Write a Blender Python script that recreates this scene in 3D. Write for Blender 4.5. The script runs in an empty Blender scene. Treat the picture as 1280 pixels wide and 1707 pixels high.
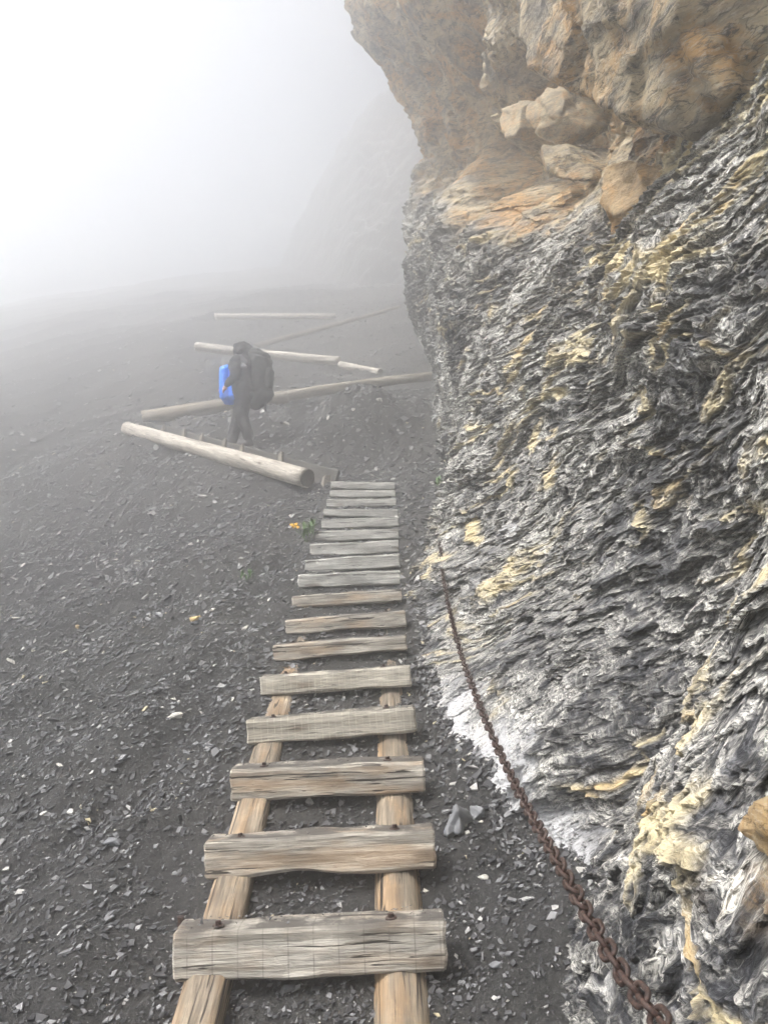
import bpy, bmesh, math, random
import numpy as np
from mathutils import Vector, Matrix
R = math.radians
S = bpy.context.scene
rng = np.random.default_rng(7); random.seed(7)

# ------------------------------------------------------------------ camera
FPX, PITCH, CAMZ = 1290.0, R(8.0), 1.9          # focal length in pixels of the 1280x1707 photograph
cd = bpy.data.cameras.new('camera'); cam = bpy.data.objects.new('camera', cd)
S.collection.objects.link(cam); S.camera = cam
cam.location = (0, 0, CAMZ); cam.rotation_euler = (R(90) + PITCH, 0, 0)
cd.sensor_fit = 'VERTICAL'; cd.sensor_height = 24.0; cd.lens = 24.0 * FPX / 1707.0
cd.clip_start = 0.05; cd.clip_end = 2000

# ------------------------------------------------------------------ sky, sun, exposure
SUN_EL, SUN_AZ = R(57), R(-126)                   # azimuth from +Y towards +X
w = bpy.data.worlds.new('World'); S.world = w; w.use_nodes = True
nt = w.node_tree; bg = nt.nodes['Background']
sky = nt.nodes.new('ShaderNodeTexSky'); sky.sky_type = 'NISHITA'; sky.sun_disc = False
sky.sun_elevation = SUN_EL; sky.sun_rotation = SUN_AZ
sky.air_density = 1.0; sky.dust_density = 3.0; sky.ozone_density = 1.0; sky.altitude = 2000
hs = nt.nodes.new('ShaderNodeHueSaturation'); hs.inputs['Saturation'].default_value = 0.38
nt.links.new(sky.outputs[0], hs.inputs['Color']); nt.links.new(hs.outputs[0], bg.inputs[0])
bg.inputs[1].default_value = 0.090
sd = bpy.data.lights.new('sun', 'SUN'); sun = bpy.data.objects.new('sun', sd); S.collection.objects.link(sun)
sd.energy = 5.0; sd.angle = R(5); sd.color = (1.0, 0.965, 0.92)
sdir = Vector((math.sin(SUN_AZ) * math.cos(SUN_EL), math.cos(SUN_AZ) * math.cos(SUN_EL), math.sin(SUN_EL)))
sun.rotation_euler = sdir.to_track_quat('Z', 'Y').to_euler(); sun.location = (-14, -14, 22)
S.view_settings.view_transform = 'Standard'; S.view_settings.look = 'None'
S.view_settings.gamma = 1.0; S.view_settings.use_curve_mapping = False
S.view_settings.exposure = 1.45
S.cycles.use_denoising = True; S.cycles.max_bounces = 10; S.cycles.volume_bounces = 6
S.cycles.diffuse_bounces = 3; S.cycles.caustics_reflective = False; S.cycles.caustics_refractive = False
FOG_DENSITY = 0.045; FOG_G = 0.84

# ------------------------------------------------------------------ helpers
col = S.collection
cp, sp = math.cos(PITCH), math.sin(PITCH)
def P(px, py, d):
    """world point seen at photo pixel (px,py) at depth d along the view axis"""
    a, b = (px - 640.0) / FPX * d, (853.5 - py) / FPX * d
    return np.array([a, d * cp - b * sp, d * sp + b * cp + CAMZ])
def PY(px, py, Y):
    """world point seen at (px,py) on the vertical plane y = Y"""
    q = P(px, py, 1.0); return np.array([q[0] * Y / q[1], Y, CAMZ + (q[2] - CAMZ) * Y / q[1]])

_perm = np.random.default_rng(3).permutation(256); _perm = np.concatenate([_perm, _perm])
_g = np.random.default_rng(4).normal(size=(256, 3)); _g /= np.linalg.norm(_g, axis=1)[:, None]
from concurrent.futures import ThreadPoolExecutor
_pool = ThreadPoolExecutor(4); _g = _g.astype(np.float32); _gx, _gy, _gz = [np.ascontiguousarray(_g[:, i]) for i in range(3)]
def noise(x, y, z=0.0):
    x, y, z = np.broadcast_arrays(np.asarray(x, float), np.asarray(y, float), np.asarray(z, float))
    if x.size < 40000: return _noise(x, y, z)
    sh = x.shape; x, y, z = x.ravel(), y.ravel(), z.ravel(); n = 30000
    return np.concatenate(list(_pool.map(lambda i: _noise(x[i:i + n], y[i:i + n], z[i:i + n]), range(0, x.size, n)))).reshape(sh)
def _noise(x, y, z):
    xi, yi, zi = np.floor(x), np.floor(y), np.floor(z)
    fx, fy, fz = (x - xi).astype(np.float32), (y - yi).astype(np.float32), (z - zi).astype(np.float32)
    xi, yi, zi = xi.astype(np.int64) & 255, yi.astype(np.int64) & 255, zi.astype(np.int64) & 255
    u, v, t = [f * f * f * (f * (f * 6 - 15) + 10) for f in (fx, fy, fz)]
    out = 0.0
    for i in (0, 1):
        wu = u if i else 1 - u
        a = _perm[(xi + i) & 255]
        for j in (0, 1):
            wv = v if j else 1 - v
            b = _perm[a + ((yi + j) & 255)]
            for k in (0, 1):
                g = _perm[b + ((zi + k) & 255)]
                out = out + wu * wv * (t if k else 1 - t) * (_gx[g] * (fx - i) + _gy[g] * (fy - j) + _gz[g] * (fz - k))
    return out * 1.6
def fbm(x, y, z, n, gain=0.5, lac=2.03):
    o, a = 0.0, 1.0
    for i in range(n):
        o = o + a * noise(x + 17.3 * i, y - 9.1 * i, z + 4.7 * i); x, y, z, a = x * lac, y * lac, z * lac, a * gain
    return o
def _facets(x, y, z):
    xi, yi, zi = [np.floor(a).astype(np.int64) for a in (x, y, z)]
    best = np.full(x.shape, 9e9, np.float32); val = np.zeros(x.shape, np.float32)
    for i in (-1, 0, 1):
        for j in (-1, 0, 1):
            for k in (-1, 0, 1):
                h = _perm[_perm[_perm[(xi + i) & 255] + ((yi + j) & 255)] + ((zi + k) & 255)]
                dx, dy, dz = x - (xi + i + 0.5 + 0.45 * _gx[h]), y - (yi + j + 0.5 + 0.45 * _gy[h]), z - (zi + k + 0.5 + 0.45 * _gz[h])
                d = dx * dx + dy * dy + dz * dz; h2 = _perm[(h + 77) & 255]
                v = _gx[h2] * dx + _gy[h2] * dy + _gz[h2] * dz + 0.5 * _gx[_perm[h2]]
                m = d < best; best = np.where(m, d, best); val = np.where(m, v, val)
    return val
def facets(x, y, z):
    """broken, faceted relief: a random plane in every cell"""
    x, y, z = [np.asarray(a, np.float32).ravel() for a in np.broadcast_arrays(x, y, z)]; n = 30000
    if x.size == 0: return x
    return np.concatenate(list(_pool.map(lambda i: _facets(x[i:i + n], y[i:i + n], z[i:i + n]), range(0, x.size, n))))
def sstep(a, b, x):
    t = np.clip((x - a) / (b - a), 0, 1); return t * t * (3 - 2 * t)

class TPS:
    """smooth surface through scattered (u,v)->values"""
    def __init__(s, uv, val, lam=1e-4):
        uv = np.asarray(uv, float); val = np.asarray(val, float); n = len(uv)
        s.uv = uv; A = np.zeros((n + 3, n + 3)); A[:n, :n] = s.k(uv, uv) + lam * np.eye(n)
        A[:n, n] = 1; A[:n, n + 1:] = uv; A[n:, :n] = A[:n, n:].T
        s.w = np.linalg.solve(A, np.concatenate([val, np.zeros((3,) + val.shape[1:])]))
    @staticmethod
    def k(a, b):
        r2 = ((a[:, None, :] - b[None]) ** 2).sum(-1); return 0.5 * r2 * np.log(r2 + 1e-12)
    def __call__(s, u, v):
        sh = np.shape(u); q = np.stack([np.ravel(u), np.ravel(v)], 1).astype(float); n = len(s.uv)
        f = lambda i: s.k(q[i:i + 8000], s.uv) @ s.w[:n] + s.w[n] + q[i:i + 8000] @ s.w[n + 1:]
        o = np.concatenate(list(_pool.map(f, range(0, len(q), 8000)))); return o.reshape(sh + o.shape[1:])

def mesh_np(name, V, F, attrs=None, smooth=False):
    V = np.asarray(V, np.float32); F = np.asarray(F, np.int32); k = F.shape[1]
    me = bpy.data.meshes.new(name)
    me.vertices.add(len(V)); me.vertices.foreach_set('co', V.ravel())
    me.loops.add(F.size); me.loops.foreach_set('vertex_index', F.ravel())
    me.polygons.add(len(F)); me.polygons.foreach_set('loop_start', np.arange(0, F.size, k, dtype=np.int32))
    me.polygons.foreach_set('use_smooth', np.full(len(F), smooth))
    for an, av in (attrs or {}).items():
        at = me.attributes.new(an, 'FLOAT', 'POINT'); at.data.foreach_set('value', np.asarray(av, np.float32).ravel())
    me.update(calc_edges=True); return me
def link(name, me, mat=None, parent=None, loc=None, rot=None):
    o = bpy.data.objects.new(name, me); col.objects.link(o)
    if mat is not None and len(me.materials) == 0: me.materials.append(mat)
    if parent is not None: o.parent = parent
    if loc is not None: o.location = tuple(loc)
    if rot is not None: o.rotation_euler = rot
    return o
def tag(o, label, cat=None, group=None, kind=None):
    o['label'] = label
    if cat: o['category'] = cat
    if group: o['group'] = group
    if kind: o['kind'] = kind
    return o
def empty(name, loc, label, cat, group=None):
    o = bpy.data.objects.new(name, None); col.objects.link(o); o.location = tuple(loc); o.empty_display_size = 0.1
    return tag(o, label, cat, group)
def grid_faces(nr, nc, keep=None):
    i = np.arange(nr * nc).reshape(nr, nc)
    F = np.stack([i[:-1, :-1], i[:-1, 1:], i[1:, 1:], i[1:, :-1]], -1).reshape(-1, 4)
    return F if keep is None else F[keep.reshape(-1)]
def compact(V, F, attrs):
    u, inv = np.unique(F, return_inverse=True)
    return V[u], inv.reshape(F.shape), {k: a.ravel()[u] for k, a in attrs.items()}

# ------------------------------------------------------------------ materials
def newmat(name, rough=0.8):
    m = bpy.data.materials.new(name); m.use_nodes = True
    b = m.node_tree.nodes['Principled BSDF']; b.inputs['Roughness'].default_value = rough
    b.inputs['Specular IOR Level'].default_value = 0.3
    return m, m.node_tree, b
def nd(t, kind, **kw):
    n = t.nodes.new('ShaderNode' + kind)
    for k, v in kw.items():
        if k in n.inputs.keys(): n.inputs[k].default_value = v
        else: setattr(n, k, v)
    return n
def ramp(t, fac, stops):
    r = t.nodes.new('ShaderNodeValToRGB'); e = r.color_ramp.elements
    while len(e) < len(stops): e.new(0.5)
    for el, (p, c) in zip(e, stops):
        el.position = p; el.color = (c, c, c, 1) if np.isscalar(c) else (*c, 1)
    t.links.new(fac, r.inputs[0]); return r.outputs[0]
def mix(t, fac, a, b, mode='MIX'):
    n = t.nodes.new('ShaderNodeMix'); n.data_type = 'RGBA'; n.blend_type = mode
    for s, v in ((0, fac), (6, a), (7, b)):
        if isinstance(v, bpy.types.NodeSocket): t.links.new(v, n.inputs[s])
        elif np.isscalar(v): n.inputs[s].default_value = v
        else: n.inputs[s].default_value = (*v, 1)
    return n.outputs[2]
def mul(t, a, b, op='MULTIPLY'):
    n = t.nodes.new('ShaderNodeMath'); n.operation = op
    for s, v in ((0, a), (1, b)):
        if isinstance(v, bpy.types.NodeSocket): t.links.new(v, n.inputs[s])
        else: n.inputs[s].default_value = v
    return n.outputs[0]
def coords(t, scale=(1, 1, 1), which='Object', rot=(0, 0, 0)):
    c = t.nodes.new('ShaderNodeTexCoord'); m = t.nodes.new('ShaderNodeMapping')
    m.inputs['Scale'].default_value = scale; m.inputs['Rotation'].default_value = rot
    t.links.new(c.outputs[which], m.inputs[0]); return m.outputs[0]
def ntex(t, vec, scale, detail=4, rough=0.55, dist=0.0):
    n = t.nodes.new('ShaderNodeTexNoise'); t.links.new(vec, n.inputs['Vector'])
    n.inputs['Scale'].default_value = scale; n.inputs['Detail'].default_value = detail
    n.inputs['Roughness'].default_value = rough; n.inputs['Distortion'].default_value = dist
    return n.outputs['Fac']
def bump(t, bsdf, h, strength, dist):
    n = t.nodes.new('ShaderNodeBump'); n.inputs['Strength'].default_value = strength; n.inputs['Distance'].default_value = dist
    t.links.new(h, n.inputs['Height']); t.links.new(n.outputs[0], bsdf.inputs['Normal'])
def attr(t, name):
    n = t.nodes.new('ShaderNodeAttribute'); n.attribute_name = name; return n.outputs['Fac']

def massive_colour(t, v):
    """tan, grey and rust mottling of the massive beds, streaked along the bedding"""
    mp = t.nodes.new('ShaderNodeMapping'); t.links.new(v, mp.inputs[0]); mp.inputs['Rotation'].default_value = (R(25), R(-42), R(20)); mp.inputs['Scale'].default_value = (1, 1, 3.2)
    sv = mp.outputs[0]
    c = ramp(t, ntex(t, sv, 1.6, 8, 0.70, 0.6), [(0.36, (0.10, 0.098, 0.10)), (0.46, (0.29, 0.25, 0.185)), (0.54, (0.47, 0.385, 0.245)), (0.68, (0.60, 0.52, 0.38))])
    st = ramp(t, ntex(t, v, 1.15, 8, 0.70, 1.0), [(0.49, 0.0), (0.60, 1.0)])
    c = mix(t, mul(t, st, 0.72), c, (0.52, 0.27, 0.06))
    dk = ramp(t, ntex(t, sv, 7.5, 10, 0.78, 0.5), [(0.41, 1.0), (0.49, 0.0)])
    c = mix(t, mul(t, dk, 0.85), c, (0.030, 0.030, 0.034))
    gl = ramp(t, ntex(t, sv, 19.0, 8, 0.78, 0.3), [(0.53, 0.0), (0.63, 1.0)])
    c = mix(t, mul(t, gl, 0.6), c, (0.62, 0.59, 0.52))
    wn = t.nodes.new('ShaderNodeTexNoise'); t.links.new(sv, wn.inputs['Vector']); wn.inputs['Scale'].default_value = 3.0; wn.inputs['Detail'].default_value = 5
    wa = t.nodes.new('ShaderNodeVectorMath'); wa.operation = 'MULTIPLY_ADD'; t.links.new(wn.outputs['Color'], wa.inputs[0]); wa.inputs[1].default_value = (0.5, 0.5, 0.5); t.links.new(sv, wa.inputs[2])
    for sc_, th in ((1.3, 0.022), (4.2, 0.030)):
        vo = t.nodes.new('ShaderNodeTexVoronoi'); vo.feature = 'DISTANCE_TO_EDGE'; t.links.new(wa.outputs[0], vo.inputs['Vector']); vo.inputs['Scale'].default_value = sc_
        jm = mul(t, ramp(t, vo.outputs['Distance'], [(0.0, 1.0), (th, 0.0)]), ramp(t, ntex(t, v, 2.7 * sc_, 3), [(0.42, 0.0), (0.56, 1.0)]))
        c = mix(t, mul(t, jm, 0.85), c, (0.022, 0.020, 0.020))
    return c

def schist_material():
    m, t, b = newmat('schist', 0.55)
    v = coords(t)
    cm = t.nodes.new('ShaderNodeCombineXYZ'); t.links.new(mul(t, attr(t, 'lam'), 1.0), cm.inputs[0]); t.links.new(mul(t, attr(t, 'along'), 0.17), cm.inputs[1])
    sz = t.nodes.new('ShaderNodeSeparateXYZ'); t.links.new(v, sz.inputs[0]); t.links.new(mul(t, sz.outputs[0], 0.3), cm.inputs[2]); lv = cm.outputs[0]
    fine = ntex(t, lv, 70, 5, 0.72, 0.8); fine2 = ntex(t, lv, 190, 4, 0.7, 1.2)
    grain = ntex(t, v, 60, 5, 0.75)
    dark = ramp(t, fine, [(0.36, (0.008, 0.009, 0.011)), (0.54, (0.030, 0.031, 0.036)), (0.64, (0.14, 0.142, 0.15)), (0.74, (0.42, 0.42, 0.41))])
    pale = ramp(t, fine2, [(0.38, (0.06, 0.06, 0.062)), (0.49, (0.40, 0.39, 0.36)), (0.60, (0.78, 0.76, 0.70))])
    pm = mul(t, attr(t, 'pale'), ramp(t, mul(t, mul(t, fine2, 0.6), mul(t, grain, 0.4), 'ADD'), [(0.40, 0.0), (0.53, 1.0)]))
    c = mix(t, pm, dark, pale)
    ym = mul(t, attr(t, 'yel'), ramp(t, mul(t, mul(t, fine, 0.5), mul(t, grain, 0.5), 'ADD'), [(0.36, 0.1), (0.50, 1.0)]))
    yc = ramp(t, ntex(t, v, 3.0, 4), [(0.35, (0.60, 0.52, 0.34)), (0.55, (0.64, 0.54, 0.33)), (0.72, (0.55, 0.37, 0.15))])
    c = mix(t, ym, c, yc)
    c = mix(t, attr(t, 'mas'), c, massive_colour(t, v))
    wm = mul(t, attr(t, 'wht'), ramp(t, ntex(t, v, 30, 6, 0.75), [(0.36, 0.0), (0.52, 1.0)]))
    c = mix(t, wm, c, (0.52, 0.52, 0.53))
    t.links.new(c, b.inputs['Base Color'])
    bump(t, b, mul(t, mul(t, fine, fine2, 'ADD'), grain, 'ADD'), 0.8, 0.012)
    return m
def massive_material(name='massive_rock', tint=None, k=0.5, sc=1.0):
    m, t, b = newmat(name, 0.7)
    v = coords(t, (sc, sc, sc), which='Object')
    c = massive_colour(t, v)
    if tint: c = mix(t, k, c, tint)
    t.links.new(c, b.inputs['Base Color'])
    bump(t, b, mul(t, ntex(t, v, 9, 10, 0.75, 0.5), ntex(t, v, 45, 6, 0.75), 'ADD'), 0.9, 0.05 / sc)
    return m
def shale_ground():
    m, t, b = newmat('shale_soil', 0.85)
    v = coords(t)
    c = ramp(t, ntex(t, v, 45, 8, 0.75), [(0.28, (0.011, 0.011, 0.012)), (0.52, (0.040, 0.040, 0.040)), (0.74, (0.105, 0.104, 0.10))])
    pat = ramp(t, ntex(t, v, 0.7, 5, 0.6), [(0.35, 0.0), (0.65, 1.0)])
    c = mix(t, mul(t, pat, 0.4), c, (0.085, 0.081, 0.077))
    t.links.new(c, b.inputs['Base Color'])
    bump(t, b, mul(t, ntex(t, v, 60, 7, 0.75), ntex(t, v, 220, 3, 0.7), 'ADD'), 0.9, 0.02)
    return m
def chip_material():
    m, t, b = newmat('shale_chips', 0.5)
    a = attr(t, 'tone')
    c = ramp(t, a, [(0.0, (0.028, 0.028, 0.031)), (0.55, (0.085, 0.086, 0.090)), (0.86, (0.20, 0.20, 0.205)), (0.955, (0.42, 0.41, 0.39)), (1.0, (0.46, 0.40, 0.26))])
    n = ntex(t, coords(t), 70, 4, 0.7)
    c = mix(t, 0.5, c, ramp(t, n, [(0.3, 0.35), (0.7, 1.0)]), 'MULTIPLY')
    t.links.new(c, b.inputs['Base Color']); bump(t, b, n, 0.3, 0.01)
    return m
def wood_material(name, lo, hi, crack=0.6, seed=0.0, saw=0.0, dirt=0.0, warm=0.0, rough=0.75):
    """grain along local X"""
    m, t, b = newmat(name, rough)
    c0 = t.nodes.new('ShaderNodeTexCoord'); mp = t.nodes.new('ShaderNodeMapping'); oi = t.nodes.new('ShaderNodeObjectInfo')
    add = t.nodes.new('ShaderNodeVectorMath'); add.operation = 'MULTIPLY_ADD'
    cmb = t.nodes.new('ShaderNodeCombineXYZ')
    for i in range(3): t.links.new(oi.outputs['Random'], cmb.inputs[i])
    t.links.new(cmb.outputs[0], add.inputs[0]); add.inputs[1].default_value = (31, 17, 23); t.links.new(c0.outputs['Object'], add.inputs[2])
    vec = add.outputs[0]
    def vm(sc):
        mm = t.nodes.new('ShaderNodeMapping'); mm.inputs['Scale'].default_value = sc; t.links.new(vec, mm.inputs[0]); return mm.outputs[0]
    g1 = ntex(t, vm((2.2, 42, 42)), 1.0, 6, 0.65, 0.9)
    g2 = ntex(t, vm((9, 190, 190)), 1.0, 4, 0.6, 0.3)
    big = ntex(t, vm((2.5, 6, 6)), 1.0, 4, 0.6)
    c = ramp(t, g1, [(0.28, lo), (0.62, hi), (0.8, tuple(min(1, 1.15 * x) for x in hi))])
    c = mix(t, 0.7, c, ramp(t, g2, [(0.34, 0.35), (0.58, 1.0)]), 'MULTIPLY')
    c = mix(t, mul(t, ramp(t, big, [(0.40, 0.0), (0.68, 1.0)]), 0.5), c, tuple(x * 0.55 for x in lo))
    if warm:
        c = mix(t, mul(t, ramp(t, ntex(t, vm((3, 14, 14)), 1.0, 4), [(0.48, 0.0), (0.64, 1.0)]), warm), c, (0.36, 0.21, 0.09))
    kn = t.nodes.new('ShaderNodeTexVoronoi'); t.links.new(vm((3.2, 9, 9)), kn.inputs['Vector']); kn.inputs['Scale'].default_value = 1.0
    knot = ramp(t, kn.outputs['Distance'], [(0.07, 1.0), (0.26, 0.0)])
    c = mix(t, mul(t, knot, 0.7), c, (0.10, 0.07, 0.045))
    cr = ramp(t, ntex(t, vm((1.6, 48, 48)), 1.0, 3, 0.5, 1.2), [(0.365, 1.0), (0.395, 0.0)])
    c = mix(t, mul(t, cr, crack), c, (0.025, 0.02, 0.016))
    h = mul(t, mul(t, g1, g2, 'ADD'), mul(t, cr, -1.5), 'ADD')
    if saw:
        wv = t.nodes.new('ShaderNodeTexWave'); wv.bands_direction = 'X'; t.links.new(vec, wv.inputs['Vector'])
        wv.inputs['Scale'].default_value = saw; wv.inputs['Distortion'].default_value = 0.0
        thin = saw < 6; ln = ramp(t, wv.outputs['Fac'], [(0.985, 0.0), (0.998, 1.0)] if thin else [(0.93, 0.0), (0.98, 1.0)])
        brk = ramp(t, ntex(t, vm((14, 30, 30)), 1.0, 3), [(0.36, 0.15), (0.56, 1.0)])
        c = mix(t, mul(t, mul(t, ln, 0.45 if thin else 0.35), brk), c, (0.06, 0.05, 0.04) if thin else (0.60, 0.56, 0.46))
    if dirt:
        gm = t.nodes.new('ShaderNodeNewGeometry'); sx = t.nodes.new('ShaderNodeSeparateXYZ'); t.links.new(gm.outputs['Normal'], sx.inputs[0])
        up = ramp(t, sx.outputs[2], [(0.55, 0.0), (0.9, 1.0)])
        dm = mul(t, up, ramp(t, ntex(t, vm((10, 10, 10)), 1.0, 5, 0.65), [(0.36, 0.0), (0.52, 1.0)]))
        c = mix(t, mul(t, dm, dirt), c, (0.058, 0.053, 0.048))
    t.links.new(c, b.inputs['Base Color']); bump(t, b, h, 0.6, 0.006)
    return m
def plain(name, c, rough=0.7, nscale=20, var=0.5, metal=0.0, bmp=0.3):
    m, t, b = newmat(name, rough); v = coords(t); n = ntex(t, v, nscale, 5, 0.65)
    t.links.new(mix(t, var, c, ramp(t, n, [(0.3, 0.3), (0.7, 1.0)]), 'MULTIPLY'), b.inputs['Base Color'])
    b.inputs['Metallic'].default_value = metal; bump(t, b, n, bmp, 0.01); return m
def rust_material():
    m, t, b = newmat('rusty_iron', 0.6); v = coords(t, which='Object')
    n = ntex(t, v, 160, 6, 0.7)
    c = ramp(t, n, [(0.3, (0.014, 0.009, 0.008)), (0.5, (0.034, 0.018, 0.014)), (0.74, (0.10, 0.045, 0.026))])
    t.links.new(c, b.inputs['Base Color']); b.inputs['Metallic'].default_value = 0.25; b.inputs['Specular IOR Level'].default_value = 0.5
    bump(t, b, n, 0.4, 0.004); return m
M = dict(schist=schist_material(), massive=massive_material(), orange=massive_material('ochre_rock', (0.46, 0.27, 0.095), 0.35, 3.0),
         cream=massive_material('cream_rock', (0.44, 0.36, 0.24), 0.25, 3.0), soil=shale_ground(), chip=chip_material(), rust=rust_material())
M['plank'] = wood_material('weathered_plank', (0.13, 0.112, 0.09), (0.55, 0.51, 0.44), 0.95, dirt=0.92, warm=0.35)
M['plank_saw'] = wood_material('sawn_plank', (0.17, 0.152, 0.125), (0.59, 0.555, 0.49), 0.95, saw=4.0, dirt=0.92, warm=0.2)
M['plank_lines'] = wood_material('lined_plank', (0.27, 0.24, 0.19), (0.56, 0.52, 0.44), 0.5, saw=9.5, dirt=0.92)
M['plank_grey'] = wood_material('grey_plank', (0.22, 0.215, 0.20), (0.54, 0.53, 0.49), 0.8, dirt=0.8)
M['stringer'] = wood_material('peeled_log', (0.11, 0.088, 0.065), (0.42, 0.345, 0.255), 0.95, warm=0.45, dirt=0.35)
M['log'] = wood_material('bleached_log', (0.22, 0.195, 0.16), (0.60, 0.55, 0.48), 0.85)
M['oldlog'] = wood_material('old_log', (0.16, 0.145, 0.12), (0.33, 0.29, 0.23), 0.5)
M['wetshadeboard'] = wood_material('wet_shade_board', (0.035, 0.032, 0.03), (0.10, 0.095, 0.085), 0.5)  # wood colour darkened to carry the shade and wet on the board's face
M['logend'] = wood_material('log_end', (0.05, 0.04, 0.03), (0.13, 0.10, 0.075), 0.6)
M['steel'] = plain('dark_steel', (0.06, 0.05, 0.045), 0.5, 60, 0.5, 0.6)
M['jacket'] = plain('dark_cloth', (0.018, 0.017, 0.020), 0.75, 9, 0.5)
M['trouser'] = plain('trouser_cloth', (0.022, 0.021, 0.025), 0.8, 12, 0.4)
M['pack'] = plain('pack_cloth', (0.014, 0.015, 0.014), 0.7, 14, 0.4)
M['greystrap'] = plain('grey_webbing', (0.13, 0.13, 0.14), 0.7, 14, 0.3)
M['blue'] = plain('blue_cover', (0.005, 0.20, 0.92), 0.45, 7, 0.35)
M['skin'] = plain('skin', (0.62, 0.33, 0.22), 0.6, 30, 0.15, bmp=0.05)
M['boot'] = plain('boot_leather', (0.035, 0.033, 0.032), 0.6, 30, 0.4)
M['leaf'] = plain('leaf_green', (0.09, 0.17, 0.045), 0.5, 40, 0.5)
M['paleleaf'] = plain('pale_leaf', (0.17, 0.22, 0.13), 0.6, 40, 0.4)
M['petal'] = plain('petal_yellow', (0.75, 0.42, 0.02), 0.5, 60, 0.2)

# ------------------------------------------------------------------ stairs measured first: the ground follows them
PLANKS = [  # front face of each step: left top, left bottom, right top, right bottom (photo pixels)
 (284,1558,281,1643,743,1535,746,1621),(337,1406,337,1476,725,1382,727,1447),(381,1285,380,1337,707,1268,709,1325),
 (409,1203,408,1245,692,1178,694,1223),(432,1128,432,1168,684,1110,686,1141),(454,1076,453,1110,677,1060,678,1086),
 (474,1033,472,1060,676,1018,677,1044),(486,993,485,1018,669,981,671,1001),(496,958,495,984,667,950,668,973),
 (507,933,506,955,666,922,667,948),(516,906,515,927,664,900,665,922),(523,885,522,903,665,881,665,900),
 (536,865,533,882,664,862,666,880),(539,848,539,862,664,848,665,862),(544,832,543,846,660,831,661,845),
 (550,817,548,829,659,817,660,830),(552,802,550,815,658,804,659,817)]
PL = []
for q in PLANKS:
    my = (q[1] + q[3] + q[5] + q[7]) / 4; d = 2486.0 / (my - 551.0)
    Y = P((q[0] + q[4]) / 2, my, d)[1]
    PL.append((Y, PY(q[0], q[1], Y), PY(q[2], q[3], Y), PY(q[4], q[5], Y), PY(q[6], q[7], Y)))
_yy = np.array([p[0] for p in PL]); _zb = np.array([(p[2][2] + p[4][2]) / 2 for p in PL])
LAD = np.polyfit(_yy, _zb, 1)
ladz = lambda y: np.polyval(LAD, y)

# ------------------------------------------------------------------ ground surface
gc = []
for y in np.arange(-5, 10.1, 1.0):
    for x, dz in ((-0.75, -0.075), (-0.25, -0.07), (0.2, -0.045), (0.7, 0.06)):
        gc.append((x, y, ladz(y) + dz + 0.05 * min(1, max(0, (y - 3.2) / 2.2))))
    for x in (-2.2, -4.5, -8):
        gc.append((x, y, ladz(y) - 0.10 + 0.17 * (x + 0.75)))
    gc.append((2.5, y, ladz(y) + 0.5))
for px, py, d in [(600,797,10.2),(500,822,10.0),(400,790,11.0),(300,755,12.2),(215,738,13.5),(150,760,13.0),(60,800,13.0),
                  (400,752,11.95),(480,775,10.9),(330,722,13.0),(700,770,11.2),(560,760,11.2),(640,700,12.6),(560,690,12.9),(480,720,12.6),
                  (735,640,15.2),(600,655,14.8),(450,682,14.1),(330,705,13.7),(240,722,13.7),
                  (640,640,17.2),(568,617,19.0),(450,602,19.8),(330,590,20.5),(200,640,18.5),(0,700,16.0),(80,660,18.5),
                  (660,524,24),(560,545,23.6),(430,580,21.6),(560,538,25),(360,536,25.3),(200,560,25.5),(0,600,26),
                  (400,490,40),(100,520,40),(620,480,38)]:
    gc.append(tuple(P(px, py, d)))
for x, y, z in [(-30, 20, 4.5), (-30, 0, -6), (-30, -8, -9), (-30, 40, 16.5), (-30, 60, 27.5), (-18, 60, 29.5), (-5, 46, 22.5), (-5, 60, 31), (10, 46, 23), (10, 60, 31), (10, 20, 10), (6, 8, 5), (6, 0, 2)]:
    gc.append((x, y, z))
gc = np.array(gc); GT = TPS(gc[:, :2], gc[:, 2], 2e-3)
MND = P(585, 715, 12.6); HKR = P(402, 747, 11.85)
GUL = [P(px, py, d)[:2] for px, py, d in [(-60, 1520, 2.75), (60, 1450, 3.04), (200, 1330, 3.55), (330, 1200, 4.16), (420, 1060, 5.4), (470, 930, 7.2)]]
def ground_base(x, y):
    return GT(x, y)
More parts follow.
